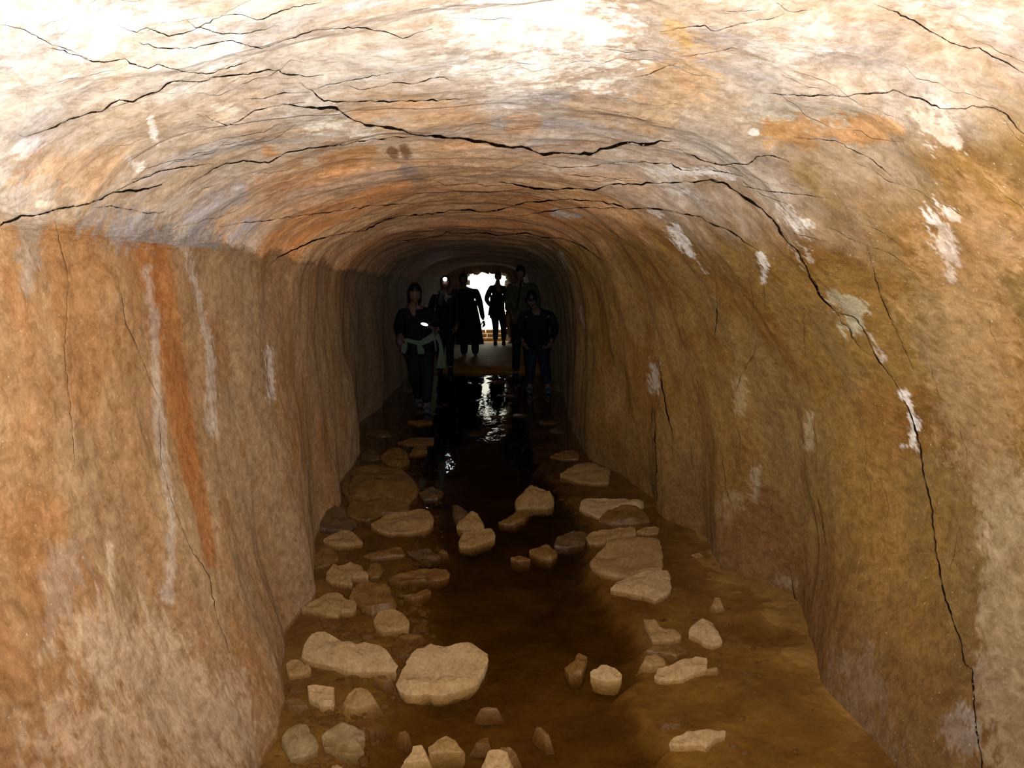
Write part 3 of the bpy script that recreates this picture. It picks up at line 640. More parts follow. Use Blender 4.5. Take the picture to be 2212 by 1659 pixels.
# ================================================================== STONES
Z = {'A': (540, 1200, 3.614), 'B': (650, 850, 3.687), 'C': (1050, 850, 3.687), 'D': (1050, 1200, 3.403)}
def make_stone(zn, pts, mat, label, k=.3, z0=0.0, group=None, h=None):
    ox, oy, sc = Z[zn]
    P_ = np.array([(ox + x / sc, oy + y / sc) for x, y in pts], float)
    # resample the outline
    Q = np.vstack([P_, P_[:1]]); L = np.concatenate([[0], np.cumsum(np.hypot(*(Q[1:] - Q[:-1]).T))])
    n = 34; tt = np.linspace(0, L[-1], n, endpoint=False)
    R = np.stack([np.interp(tt, L, Q[:, 0]), np.interp(tt, L, Q[:, 1])], -1)
    y0, y1 = R[:, 1].min(), R[:, 1].max(); dist = G(R[:, 0].mean(), y1)[1]
    if h is None: h = min(.20, max(.008, k * (y1 - y0) * dist / F))
    tf = (y1 - R[:, 1]) / (y1 - y0)
    O = np.array([G(R[i, 0], R[i, 1], z0 + tf[i] * h) for i in range(n)])
    sd = int(abs(R[0, 0] * 13 + R[0, 1] * 7)) % 9999; rg = np.random.default_rng(sd)
    c = O.mean(0); size = max(np.ptp(O[:, 0]), np.ptp(O[:, 1]))
    rings = []
    def ring(s, zf):
        q = c + (O - c) * np.array([s, s, 1]); q[:, 2] = zf; rings.append(q); return q
    zo = O[:, 2]
    zin = z0 + h * (.35 + .65 * tf)
    if size < .10: ring(1.9, np.full(n, -.055)); ring(1.25, np.minimum(zo - .012, -.004)); ring(1.0, zo)
    else: ring(.78, np.full(n, min(-.05, z0 - .06))); ring(.985, zo - .03 - .012 * rg.random(n)); ring(1.0, zo)
    ring(.965, zo * .35 + zin * .65 + rg.normal(0, .03 * h, n))
    fq = 2.2 / size; ca_, sa_ = math.cos(sd), math.sin(sd)
    for s_, a in ((.86, .7), (.68, 1.0), (.48, 1.0), (.26, 1.0)):
        qx, qy = (O[:, 0] - c[0]) * s_, (O[:, 1] - c[1]) * s_
        nn = 1.6 * fbm(qx * fq + sd, qy * fq, 3, sd) + .8 * (np.abs(((qx * ca_ + qy * sa_) / size * 2) % 1 - .5) - .25)
        zt = z0 + h * (.35 + .65 * (.5 + (tf - .5) * s_)) + h * .45 * nn * a 
        ring(s_, zt)
    verts = [tuple(v - c) for r in rings for v in r]; verts.append((0, 0, z0 + h * (.68 + .1 * rg.normal()) - c[2]))
    verts.append((0, 0, min(-.05, z0 - .06) - c[2]))
    faces = []
    for a in range(len(rings) - 1):
        for i in range(n): faces.append((a * n + i, a * n + (i + 1) % n, (a + 1) * n + (i + 1) % n, (a + 1) * n + i))
    a = len(rings) - 1
    for i in range(n): faces.append((a * n + i, a * n + (i + 1) % n, len(verts) - 2)); faces.append(((i + 1) % n, i, len(verts) - 1))
    me = bpy.data.meshes.new('stone'); me.from_pydata(verts, [], faces); me.update()
    bm = bmesh.new(); bm.from_mesh(me); bmesh.ops.recalc_face_normals(bm, faces=bm.faces)
    bmesh.ops.subdivide_edges(bm, edges=[e for e in bm.edges if e.calc_length() > size * .12], cuts=1, use_grid_fill=True)
    for v in bm.verts:
        v.co += v.normal * float(vnoise(np.array([v.co.x * 40 + sd]), np.array([v.co.y * 40 + v.co.z * 30]), 3)[0]) * min(.006, size * .018)
    bm.to_mesh(me); bm.free()
    o = link('stone', me, SM[mat]); o.location = c
    try: me.set_sharp_from_angle(angle=math.radians(38))
    except Exception: pass
    return tag(o, label, 'stone', group)
ST = [
 ('A', [(1145,1010),(1165,920),(1215,850),(1250,770),(1310,730),(1420,690),(1500,705),(1560,710),(1640,682),(1750,680),(1790,730),(1855,770),(1868,810),(1830,890),(1790,950),(1780,985),(1690,1020),(1580,1070),(1500,1095),(1420,1090),(1380,1070),(1280,1090),(1190,1070)], 'pale', 'largest pale flat stone in the foreground water, rounded leaf shape with thin front edge', .30, 0),
 ('A', [(400,745),(440,670),(480,605),(560,590),(640,630),(740,680),(800,710),(850,692),(940,692),(1040,715),(1080,760),(1130,830),(1170,890),(1100,910),(980,905),(840,915),(780,905),(700,870),(560,820),(440,785)], 'pale', 'long pale slab sloping down rightwards from the left wall, touching the largest pale stone', .32, 0),
 ('A', [(590,170),(600,130),(640,75),(700,85),(780,50),(860,80),(930,150),(800,150),(800,240),(740,225),(640,205)], 'tan', 'notched tan stone with three points on its top edge, near the left wall', .35, 0),
 ('A', [(770,320),(800,265),(850,215),(930,208),(1070,230),(1100,270),(1110,330),(1150,400),(1100,430),(1000,440),(960,470),(880,420),(840,350)], 'wet', 'large rounded reddish brown stone behind the small domed one on the left', .35, 0),
 ('A', [(410,410),(520,340),(600,290),(700,290),(760,345),(840,370),(820,420),(720,430),(690,480),(600,470),(540,430)], 'tan', 'jagged yellowish tan stone lying against the foot of the left wall', .38, 0),
 ('A', [(965,510),(985,455),(1050,420),(1130,418),(1190,450),(1240,510),(1250,560),(1150,580),(1050,600),(980,560)], 'tan', 'domed tan stone between the long pale slab and the reddish stone', .42, 0),
 ('A', [(280,850),(320,815),(380,810),(430,850),(485,885),(420,930),(310,940),(285,900)], 'tan', 'small pointed stone at the left wall just below the long pale slab', .4, 0),
 ('A', [(450,1020),(520,1005),(660,1030),(665,1110),(655,1180),(560,1180),(520,1120),(460,1070)], 'pale', 'small square pale topped block, left of two in front of the long slab', .5, 0),
 ('A', [(750,1110),(780,1070),(850,1030),(920,1050),(970,1110),(890,1160),(800,1200),(770,1170)], 'tan', 'small angular pale topped block, right of two in front of the long slab', .5, 0),
 ('A', [(245,1420),(290,1360),(380,1315),(450,1320),(480,1390),(545,1470),(490,1530),(420,1570),(320,1590),(280,1520)], 'grey', 'greyish blocky stone at the lower left, closest to the foot of the left wall', .35, 0),
 ('A', [(555,1410),(600,1370),(690,1310),(760,1310),(900,1380),(900,1430),(830,1440),(860,1490),(890,1550),(760,1570),(700,1560),(570,1510)], 'grey', 'broad half sunken stone with a pale knob, right of the greyish block at lower left', .3, -.012),
 ('A', [(1200,1620),(1260,1540),(1270,1490),(1340,1480),(1370,1520),(1380,1580),(1280,1610)], 'pale', 'small pale wedge shaped stone near the bottom edge, left of its orange neighbour', .45, 0),
 ('A', [(1390,1500),(1480,1430),(1530,1410),(1600,1440),(1680,1550),(1560,1545),(1400,1560)], 'tan', 'pointed half sunken orange tan stone near the bottom edge, right of the pale wedge', .4, -.006),
 ('D', [(-10,1510),(10,1440),(40,1425),(100,1425),(160,1450),(168,1500),(140,1562),(60,1590),(0,1570)], 'pale', 'small pale cube like stone cut by the bottom edge at centre', .45, 0),
 ('D', [(110,1410),(180,1410),(230,1470),(180,1500),(150,1480)], 'wet', 'little orange stone tucked against the pale cube at the bottom edge', .4, -.008),
 ('A', [(1100,720),(1150,640),(1230,610),(1330,620),(1380,650),(1280,720),(1200,800),(1120,800)], 'wet', 'dark orange sunken stone behind the largest pale stone', .25, -.022),
 ('A', [(980,960),(1010,930),(1050,955),(1100,970),(1050,990)], 'wet', 'tiny wet stone glinting under the lower right end of the long slab', .4, 0),
 ('A', [(1200,310),(1290,300),(1380,260),(1415,280),(1360,305),(1270,340)], 'wet', 'thin dull stone sliver in the dark water right of the large reddish stone', .3, 0),
 ('A', [(1080,180),(1120,155),(1250,120),(1420,100),(1550,110),(1560,170),(1480,200),(1280,190),(1140,230),(1080,210)], 'wet', 'long low brown stone reaching into the dark water behind the reddish stone', .3, -.008),
 ('A', [(450,1290),(520,1262),(600,1245),(700,1230),(680,1280),(520,1320)], 'wet', 'thin sunken orange stone above the broad half sunken one', .25, -.02),
 ('A', [(290,1130),(340,1105),(390,1120),(450,1170),(380,1190),(300,1170)], 'wet', 'small wet orange stone left of the square block', .4, -.004),
 ('A', [(940,60),(1010,65),(1045,110),(1010,170),(940,180),(910,130)], 'wet', 'small rounded brown stone touching the right tip of the notched stone', .35, -.004),
 ('A', [(1165,1385),(1210,1370),(1240,1395),(1210,1415)], 'wet', 'pebble alone in the brown water below the largest pale stone', .4, -.004),
 ('A', [(1760,1470),(1800,1430),(1860,1420),(1870,1475)], 'wet', 'small sunken yellowish stone behind the pale cube at the bottom edge', .3, -.014),
 ('A', [(720,610),(800,600),(880,640),(860,680),(780,665),(700,640)], 'wet', 'small orange sunken stone behind the middle of the long slab', .3, -.012),
 ('A', [(1800,1195),(1850,1183),(1930,1195),(1870,1208)], 'wet', 'tiny stone just breaking the water below the largest stone on its right', .4, 0),
 ('A', [(640,1640),(690,1638),(725,1659),(640,1665)], 'tan', 'small tan stone at the bottom edge below the broad half sunken stone', .4, 0),
 ('A', [(820,1290),(900,1270),(980,1285),(1030,1320),(940,1370),(860,1340)], 'wet', 'flat sunken orange stone right of the pale knob at lower left', .25, -.018),
 ('A', [(290,985),(370,960),(470,1000),(430,1060),(320,1060)], 'wet', 'sunken rusty stone at the left wall above the small wet orange one', .25, -.018),
 ('A', [(540,480),(600,490),(680,490),(720,540),(640,570),(560,540)], 'wet', 'sunken brown stone in front of the jagged yellowish tan stone', .25, -.012),
 ('A', [(860,590),(940,575),(960,620),(880,640)], 'wet', 'small brown stone at the foot of the domed tan stone', .3, -.01),
 ('B', [(400,840),(370,780),(400,680),(430,600),(560,560),(700,590),(790,590),(870,660),(920,720),(945,790),(900,830),(870,880),(760,850),(600,835),(500,840)], 'wet', 'biggest brown rock, a broad mound against the left wall', .38, 0),
 ('B', [(350,800),(470,832),(600,830),(760,845),(870,878),(862,940),(750,960),(640,955),(540,1020),(440,1000),(370,960),(360,920),(400,860)], 'wet', 'thick brown ledge of rock along the front foot of the biggest mound', .35, 0),
 ('B', [(325,745),(345,700),(400,740),(450,790),(500,830),(440,835),(370,800)], 'wet', 'small brown shard between the left wall and the biggest mound', .45, 0),
 ('B', [(560,1040),(700,960),(830,940),(920,920),(1000,925),(1050,970),(1065,1030),(1000,1080),(860,1120),(700,1120),(600,1080)], 'tan', 'wide tan slab with rounded right end, lying in front of the biggest mound', .35, 0),
 ('B', [(180,1165),(270,1110),(350,1085),(410,1100),(470,1160),(490,1190),(400,1215),(280,1220)], 'tan', 'low triangular tan stone in front left of the wide rounded slab', .4, 0),
 ('B', [(135,960),(260,905),(360,930),(380,1010),(440,1040),(400,1090),(280,1100),(150,1080)], 'dark', 'dark wet dome at the left wall behind the low triangular stone', .4, 0),
 ('B', [(1240,1060),(1300,1000),(1350,940),(1410,960),(1460,1060),(1470,1080),(1300,1090)], 'tan', 'tan wedge rising to a point in mid stream, behind its lower twin', .55, 0),
 ('B', [(1250,1190),(1290,1110),(1400,1085),(1520,1075),(1555,1130),(1460,1180),(1360,1230),(1260,1225)], 'tan', 'ridged tan stone in mid stream, in front of the pointed wedge', .4, 0),
 ('B', [(1205,890),(1250,885),(1330,940),(1290,1010),(1240,1050),(1210,960)], 'dark', 'small dark brown stone just left of the mid stream wedge', .3, 0),
 ('B', [(1700,880),(1760,790),(1830,730),(1940,770),(2010,820),(2020,880),(1960,915),(1840,910),(1720,925)], 'tan', 'fin shaped tan stone rising from dark water right of centre', .55, 0),
 ('B', [(1570,1030),(1640,1000),(1720,950),(1830,930),(1780,1000),(1700,1045),(1620,1045)], 'wet', 'glinting wet stone at the foot of the fin shaped stone', .35, 0),
 ('B', [(640,500),(700,440),(780,425),(850,480),(870,540),(800,590),(700,570)], 'wet', 'round brown boulder directly behind the biggest mound', .45, 0),
 ('B', [(770,390),(900,350),(1060,350),(1060,400),(960,420),(850,410)], 'wet', 'flat dim slab farthest back on the left bank', .4, 0),
 ('B', [(860,490),(900,430),(1000,420),(1010,460),(900,500)], 'wet', 'small dim stone under the front edge of the farthest flat slab', .4, 0),
 ('B', [(480,490),(540,440),(600,460),(640,520),(560,540),(490,520)], 'dark', 'dark stone between the left wall and the round brown boulder', .4, 0),
 ('B', [(850,220),(980,210),(1050,230),(930,260)], 'wet', 'low dim stone just in front of the scarf holder\'s feet', .4, 0),
 ('B', [(90,1300),(160,1230),(240,1225),(300,1300),(220,1360),(110,1400)], 'wet', 'dull brown stone at the left wall above the notched stone', .35, 0),
 ('B', [(500,1300),(640,1250),(800,1220),(830,1290),(700,1310),(560,1320)], 'wet', 'long dull olive brown stone in the shallows right of the low triangular stone', .35, -.004),
 ('B', [(1820,1250),(1960,1200),(2050,1270),(2000,1330),(1900,1310)], 'wet', 'small brown stone in dark water left of the big right hand slabs', .35, 0),
 ('B', [(1670,1310),(1740,1290),(1830,1320),(1740,1340)], 'wet', 'tiny glinting stone left of the small brown one, mid channel', .4, 0),
 ('B', [(520,320),(600,290),(700,300),(720,340),(600,350)], 'dark', 'dark stone by the left wall behind the farthest flat slab', .4, 0),
 ('B', [(940,790),(1050,740),(1140,790),(1090,840),(980,850)], 'dark', 'dark low stone touching the right side of the biggest mound', .3, 0),
 ('B', [(1100,1260),(1130,1240),(1165,1265),(1130,1275)], 'wet', 'pebble in dark water below the dark gap between mid stream stones', .4, 0),
 ('B', [(850,1260),(1010,1230),(1120,1310),(960,1350)], 'dark', 'dark sunken stone right of the long olive brown one', .25, -.006),
 ('C', [(590,640),(700,570),(800,550),(880,560),(930,595),(990,600),(980,720),(850,725),(720,700),(640,660)], 'tan', 'flat fish shaped tan slab farthest back but one on the right bank', .35, 0),
 ('C', [(740,900),(780,835),(900,835),(1100,840),(1270,860),(1240,895),(1100,890),(1010,920),(900,1000),(820,950)], 'pale', 'pale triangular slab on the right bank with a rough stone leaning on it', .35, 0),
 ('C', [(900,1010),(960,940),(1080,890),(1180,890),(1250,930),(1310,1010),(1200,1040),(1000,1045)], 'wet', 'rough brown stone leaning on the pale triangular slab', .5, 0),
 ('C', [(800,1150),(820,1110),(960,1080),(1180,1060),(1200,1090),(1080,1120),(1000,1170),(900,1200),(820,1200)], 'tan', 'thin tan slab just behind the big right hand slab', .4, 0),
 ('C', [(1200,1100),(1250,1070),(1340,1055),(1380,1070),(1370,1110),(1290,1125)], 'tan', 'small tan stone by the right tip of the thin slab', .4, 0),
 ('C', [(820,1350),(870,1290),(930,1240),(960,1180),(1040,1150),(1180,1140),(1380,1155),(1395,1240),(1415,1310),(1405,1400),(1260,1410),(1110,1470),(980,1450),(870,1410)], 'tan', 'big thick tan slab on the right bank, the largest stone there', .30, .0),
 ('C', [(990,1550),(1060,1490),(1130,1460),(1280,1410),(1440,1415),(1470,1480),(1475,1570),(1400,1620),(1350,1655),(1240,1600),(1100,1570)], 'pale', 'flat tan slab overlapped by the biggest right bank slab behind it, concave front edge', .22, 0),
 ('C', [(510,500),(600,460),(700,450),(745,480),(740,525),(600,530)], 'wet', 'farthest low slab on the right bank, half lost in the dark', .4, 0),
 ('C', [(560,1150),(700,1090),(800,1110),(790,1200),(650,1230),(540,1220)], 'dark', 'dark wet slab left of the thin tan slab', .25, 0),
 ('C', [(1640,1280),(1700,1270),(1725,1295),(1680,1310)], 'tan', 'small light pebble on the mud under the right wall bulge', .4, 0),
 ('D', [(1490,545),(1540,490),(1600,460),(1660,490),(1710,570),(1740,640),(1670,665),(1600,640),(1560,590)], 'pale', 'pale faceted stone standing alone on the right hand mud', .35, 0),
 ('D', [(1235,890),(1260,840),(1340,810),(1430,770),(1540,745),(1630,755),(1630,800),(1560,830),(1490,870),(1440,910),(1340,920),(1260,915)], 'pale', 'elongated smooth pale stone on the edge of the right mud bank', .40, 0),
 ('D', [(1345,1390),(1360,1350),(1470,1300),(1620,1275),(1760,1290),(1680,1330),(1620,1410),(1540,1390),(1440,1395)], 'pale', 'pale kite shaped stone at the lower right on the mud bank', .35, 0),
 ('D', [(1155,470),(1230,470),(1290,530),(1400,560),(1440,600),(1350,635),(1220,635),(1190,560)], 'tan', 'wet ridged tan stone at the dark water edge, left of the pale faceted stone', .35, 0),
 ('D', [(1155,790),(1170,740),(1250,725),(1310,760),(1300,790),(1200,820)], 'tan', 'small round topped stone just above the elongated smooth stone', .45, 0),
 ('D', [(1180,700),(1260,660),(1400,650),(1480,700),(1400,750),(1300,720)], 'wet', 'brown stone wedged between the ridged stone and the small round topped one', .35, -.006),
 ('D', [(765,855),(830,820),(880,800),(960,840),(1000,885),(950,920),(880,925),(810,890)], 'pale', 'small pyramid shaped pale stone alone in the channel', .6, 0),
 ('D', [(575,830),(640,790),(680,710),(750,750),(740,800),(700,880),(610,890)], 'wet', 'dark orange stone barely under water left of the small pyramid', .3, -.008),
 ('D', [(1660,365),(1680,310),(1720,310),(1745,375),(1700,390)], 'tan', 'small upright stone on the mud behind the pale faceted stone', .5, 0),
 ('D', [(370,1260),(400,1260),(465,1330),(430,1330)], 'wet', 'tiny stone flake in the open brown water near the bottom edge', .3, -.002),
 ('D', [(1280,1210),(1340,1185),(1470,1195),(1420,1240),(1300,1250)], 'wet', 'sunken orange stone just behind the kite shaped stone', .25, -.008),
 ('D', [(1610,835),(1700,822),(1690,845),(1640,850)], 'tan', 'pebble at the right tip of the elongated smooth stone', .4, 0),
]
for zn, pts, mat, lab, k, z0 in ST: make_stone(zn, pts, mat, lab, k, z0)
# further stones that only show as dim lumps in the dark reach of the stream
def lump_mesh(sd, seg=2):
    bm = bmesh.new(); bmesh.ops.create_icosphere(bm, subdivisions=seg, radius=1)
    r = random.Random(sd); pl = [(Vector((r.uniform(-1, 1), r.uniform(-1, 1), r.uniform(-.6, 1))).normalized(), r.uniform(.55, .8)) for _ in range(6)]
    for v in bm.verts:
        for n_, d_ in pl:
            e = v.co.dot(n_) - d_
            if e > 0: v.co -= n_ * e
    me = bpy.data.meshes.new('stone'); bm.to_mesh(me); bm.free(); return me
LM = [lump_mesh(i) for i in range(6)]
for me in LM: me.materials.append(SM['dark'])
rr = random.Random(5); nfar = 0
while nfar < 24:
    y = rr.uniform(7.6, 14.8); x = rr.uniform(-1.1, .95)
    if -.25 < x < .22: continue
    if y < 10.5 and -.95 < x < -.2 and y > 9.6: continue
    if y < 9 and (-.9 < x < -.25 or x > .3): continue
    o = bpy.data.objects.new('stone', LM[nfar % 6]); COL.objects.link(o)
    s_ = rr.uniform(.05, .13); o.location = (x, y, -.01); o.scale = (s_ * rr.uniform(.9, 1.6), s_, s_ * rr.uniform(.25, .45)); o.rotation_euler = (0, 0, rr.uniform(0, 6.28))
    if x < 0: tag(o, 'dim low stone breaking the dark water around the feet of the left hand figures', 'stone', 'dim stones along the far left side of the stream')
    else: tag(o, 'dim low stone breaking the dark water along the far right side, by the stooping figure', 'stone', 'dim stones along the far right side of the stream')
    nfar += 1
# gravel bed: uncountable small stuff
gv, gf = [], []
base = lump_mesh(3, 1); bv = np.array([v.co for v in base.vertices]); bf = np.array([list(p.vertices) for p in base.polygons])
for i in range(2300):
    y = rr.uniform(2.4, 13) if i % 3 else rr.uniform(2.4, 5)
    lo = float(np.interp(y, lg[:, 1], lg[:, 0])); hi = float(np.interp(y, bg[:, 1], bg[:, 0]))
    u = rr.random()
    if u < .66: x = rr.uniform(float(np.interp(y, *trace(Lpx))) + .06, lo + .12)
    elif y > 5: x = rr.uniform(hi - .1, float(np.interp(y, *trace(Rpx))) - .08)
    else: x = rr.uniform(hi, float(np.interp(y, *trace(Rpx))) - .08)
    if u >= .66 and y < 5 and rr.random() < .75: continue
    s_ = rr.uniform(.006, .026) * (1 if u < .66 else .7)
    zb = -.022 if u < .66 else -.012
    a = rr.uniform(0, 6.28); R_ = np.array([[math.cos(a), -math.sin(a), 0], [math.sin(a), math.cos(a), 0], [0, 0, 1]])
    gf.append(bf + len(gv) * len(bv)); gv.append((bv * np.array([s_ * rr.uniform(1, 1.8), s_, s_ * .55])) @ R_.T + np.array([x, y, zb]))
gm = bpy.data.meshes.new('gravel'); gm.from_pydata(np.concatenate(gv).tolist(), [], np.concatenate(gf).tolist()); gm.update()
go = link('gravel', gm, SM['wet'], smooth=False); go['kind'] = 'stuff'; tag(go, 'wet brown gravel strewn over the shallow stream bed', 'gravel')

# ================================================================== OUTSIDE THE MOUTH
ex, ey = np.meshgrid(np.linspace(-3, 4, 40), np.linspace(21.9, 27.9, 40))
eg = grid_mesh('ground', np.stack([ex, ey, .085 + fbm(ex * 2, ey * 2, 3, 2) * .02 + 0 * ex], -1)); struct(link('ground', eg, SM['pale']))
steps = bpy.data.objects.new('stone_steps', None); COL.objects.link(steps); steps.location = (.45, 23.4, .07)
tag(steps, 'low pale masonry steps in daylight seen through the bright tunnel mouth', 'steps')
for r_ in range(3):
    x = -.9
    while x < .9:
        w = rr.uniform(.16, .30); bm = bmesh.new(); bmesh.ops.create_cube(bm, size=1)
        bmesh.ops.scale(bm, vec=(w - .02, .36, .085), verts=bm.verts); bmesh.ops.bevel(bm, geom=bm.edges[:], offset=.012, segments=1, affect='EDGES')
        me = bpy.data.meshes.new('brick'); bm.to_mesh(me); bm.free()
        b_ = link('brick', me, SM['tan'], steps, False); b_.location = (x + w / 2, r_ * .34, .045 + r_ * .092); x += w

# ================================================================== PEOPLE
MT = {}
def M(n, c, r=.85, sp=.2):
    c = tuple(x * .5 for x in c)
    if n not in MT: MT[n] = plain(n, c, r, sp)
    return MT[n]
SKIN = M('skin', (.34, .17, .12), .55, .3); BLACK = M('black_cloth', (.012, .012, .014)); DENIM = M('dark_denim', (.022, .030, .060))
TEAL = M('dark_trouser_cloth', (.018, .026, .028)); NAVY = M('navy_cloth', (.012, .016, .035)); COAT = M('charcoal_coat', (.016, .016, .018))
HAIR = M('dark_hair', (.015, .011, .009), .5, .4); SCARF = M('pale_green_knit', (.22, .30, .20)); PINK = M('pink_wool', (.34, .14, .22))
KHAKI = M('pale_khaki_cloth', (.10, .105, .065)); GREY = M('grey_wool', (.09, .095, .11)); SHOE = M('pale_shoe', (.16, .16, .17)); OLIVE = M('olive_cloth', (.03, .034, .018))
BROWN = M('brown_cloth', (.06, .03, .015)); METAL = M('brushed_metal', (.3, .3, .32), .35, .6); DSHOE = M('dark_shoe', (.03, .028, .026))
LAMP = plain('lamp_light', (.8, .8, .8), emit=(.85, .92, 1), es=26); TORCH = plain('torch_light', (.8, .8, .8), emit=(1, 1, 1), es=5)
DG = bpy.context.evaluated_depsgraph_get
def skin(nodes, edges, sub=1):
    """nodes: list of (xyz, radius); returns (verts, faces) of one smooth skinned surface"""
    me = bpy.data.meshes.new('tmp'); me.from_pydata([tuple(n[0]) for n in nodes], edges, []); me.update()
    o = bpy.data.objects.new('tmp', me); COL.objects.link(o)
    m = o.modifiers.new('s', 'SKIN'); m.branch_smoothing = .4; m.use_smooth_shade = True
    if not me.skin_vertices: 
        me.attributes  # layer is made by the modifier
    for i, n in enumerate(nodes):
        rd = n[1] if isinstance(n[1], tuple) else (n[1], n[1])
        me.skin_vertices[0].data[i].radius = rd
        me.skin_vertices[0].data[i].use_root = (i == 0)
    m2 = o.modifiers.new('u', 'SUBSURF'); m2.levels = sub
    dg = bpy.context.evaluated_depsgraph_get(); ev = o.evaluated_get(dg); r = ev.to_mesh()
    v = [tuple(x.co) for x in r.vertices]; f = [tuple(p.vertices) for p in r.polygons]
    ev.to_mesh_clear(); bpy.data.objects.remove(o); bpy.data.meshes.remove(me)
    return v, f
def join(parts):
    V_, F_ = [], []
    for v, f in parts:
        k = len(V_); V_ += list(v); F_ += [tuple(i + k for i in p) for p in f]
    return V_, F_
def mk(name, vf, mat, parent):
    me = bpy.data.meshes.new(name); me.from_pydata(vf[0], [], vf[1]); me.update()
    return link(name, me, mat, parent)
def ellipsoid(nu=28, nv=20):
    v, f = [], []
    for j in range(nv + 1):
        th = math.pi * j / nv
        for i in range(nu):
            ph = 2 * math.pi * i / nu; v.append((math.sin(th) * math.cos(ph), math.sin(th) * math.sin(ph), math.cos(th)))
    for j in range(nv):
        for i in range(nu): f.append((j * nu + i, (j + 1) * nu + i, (j + 1) * nu + (i + 1) % nu, j * nu + (i + 1) % nu))
    return np.array(v), f
def head(c, R_):
    v, f = ellipsoid(); w = v * np.array([.074, .094, .118])
    fr = sstep(.2, .9, -v[:, 1]); z = v[:, 2]; x = v[:, 0]
    w[:, 0] *= 1 - .28 * sstep(.0, 1, -z); w[:, 1] -= .012 * fr * sstep(-.9, -.5, -np.abs(z + .75)) * 0
    w[:, 1] -= .030 * np.exp(-(x / .16) ** 2 - ((z + .12) / .20) ** 2) * fr                 # nose
    w[:, 1] += .012 * np.exp(-((np.abs(x) - .36) / .16) ** 2 - ((z - .06) / .12) ** 2) * fr  # eye sockets
    w[:, 1] -= .006 * np.exp(-((z - .22) / .1) ** 2) * fr                                   # brow
    w[:, 1] -= .008 * np.exp(-(x / .3) ** 2 - ((z + .46) / .07) ** 2) * fr                  # lips
    w[:, 1] += .006 * np.exp(-(x / .3) ** 2 - ((z + .45) / .02) ** 2) * fr
    w[:, 1] -= .014 * np.exp(-(x / .35) ** 2 - ((z + .78) / .16) ** 2) * fr                 # chin
    ear = np.exp(-((np.abs(x) - .97) / .06) ** 2 - ((v[:, 1] - .05) / .16) ** 2 - ((z + .02) / .22) ** 2)
    w[:, 0] += np.sign(x) * .016 * ear
    return [tuple(c + R_ @ q) for q in w], f
def hair(c, R_, long_=0.0):
    v, f = ellipsoid(); w = v * np.array([.083, .103, .126])
    face = (-v[:, 1] > .25) & (v[:, 2] < .42) & (np.abs(v[:, 0]) < .86)
    neck = (v[:, 2] < -.55 - long_)
    keep = [p for p in f if not all(face[i] or neck[i] for i in p)]
    if long_: w[:, 2] -= np.where((v[:, 2] < 0) & (v[:, 1] > -.1), long_ * .12, 0)
    return [tuple(c + R_ @ (q + np.array([0, .006, .006]))) for q in w], keep
def hand(wr, dirv, palm, side):
    """palm and five bent tapering fingers; dirv along the hand, palm = palm normal, side = thumb side"""
    d_, p_, s_ = [np.array(a, float) / np.linalg.norm(a) for a in (dirv, palm, side)]
    out = [skin([(wr, .026), (wr + d_ * .045, (.040, .016)), (wr + d_ * .088, (.040, .014))], [(0, 1), (1, 2)])]
    for k, (off, L, r) in enumerate(((.030, .070, .0095), (.010, .080, .010), (-.010, .074, .0095), (-.030, .058, .0085))):
        b0 = wr + d_ * .075 + s_ * off
        out.append(skin([(b0, r), (b0 + d_ * L * .42, r), (b0 + d_ * L * .72 + p_ * L * .30, r * .9), (b0 + d_ * L * .78 + p_ * L * .62, r * .75)], [(0, 1), (1, 2), (2, 3)]))
    b0 = wr + d_ * .030 + s_ * .030
    out.append(skin([(b0, .012), (b0 + d_ * .028 + s_ * .024 + p_ * .01, .011), (b0 + d_ * .055 + s_ * .028 + p_ * .03, .009)], [(0, 1), (1, 2)]))
    return out
def rot(yaw, pitch, roll=0):
    return np.array(Matrix.Rotation(yaw, 3, 'Z') @ Matrix.Rotation(pitch, 3, 'X') @ Matrix.Rotation(roll, 3, 'Y'))
def ribbon(pts, widths, th=.012, wdir=None):
    pts = [np.array(p) for p in pts]; v, f = [], []
    for i, p in enumerate(pts):
        a = pts[max(i - 1, 0)]; b = pts[min(i + 1, len(pts) - 1)]; t_ = (b - a) / np.linalg.norm(b - a)
        y = np.array([0, 1., 0]); sd = np.cross(t_, y); sd /= np.linalg.norm(sd) + 1e-9
        n = 7
        for k in range(n):
            q = (k / (n - 1) - .5); v.append(tuple(p + sd * widths[i] * q + y * (.010 * math.sin(k * 2.1 + i)))) 
        for k in range(n - 1, -1, -1):
            q = (k / (n - 1) - .5); v.append(tuple(p + sd * widths[i] * q + y * (.010 * math.sin(k * 2.1 + i) + th)))
    m_ = 14
    for i in range(len(pts) - 1):
        for k in range(m_): f.append((i * m_ + k, i * m_ + (k + 1) % m_, (i + 1) * m_ + (k + 1) % m_, (i + 1) * m_ + k))
    f.append(tuple(range(m_ - 1, -1, -1))); f.append(tuple((len(pts) - 1) * m_ + k for k in range(m_)))
    return v, f
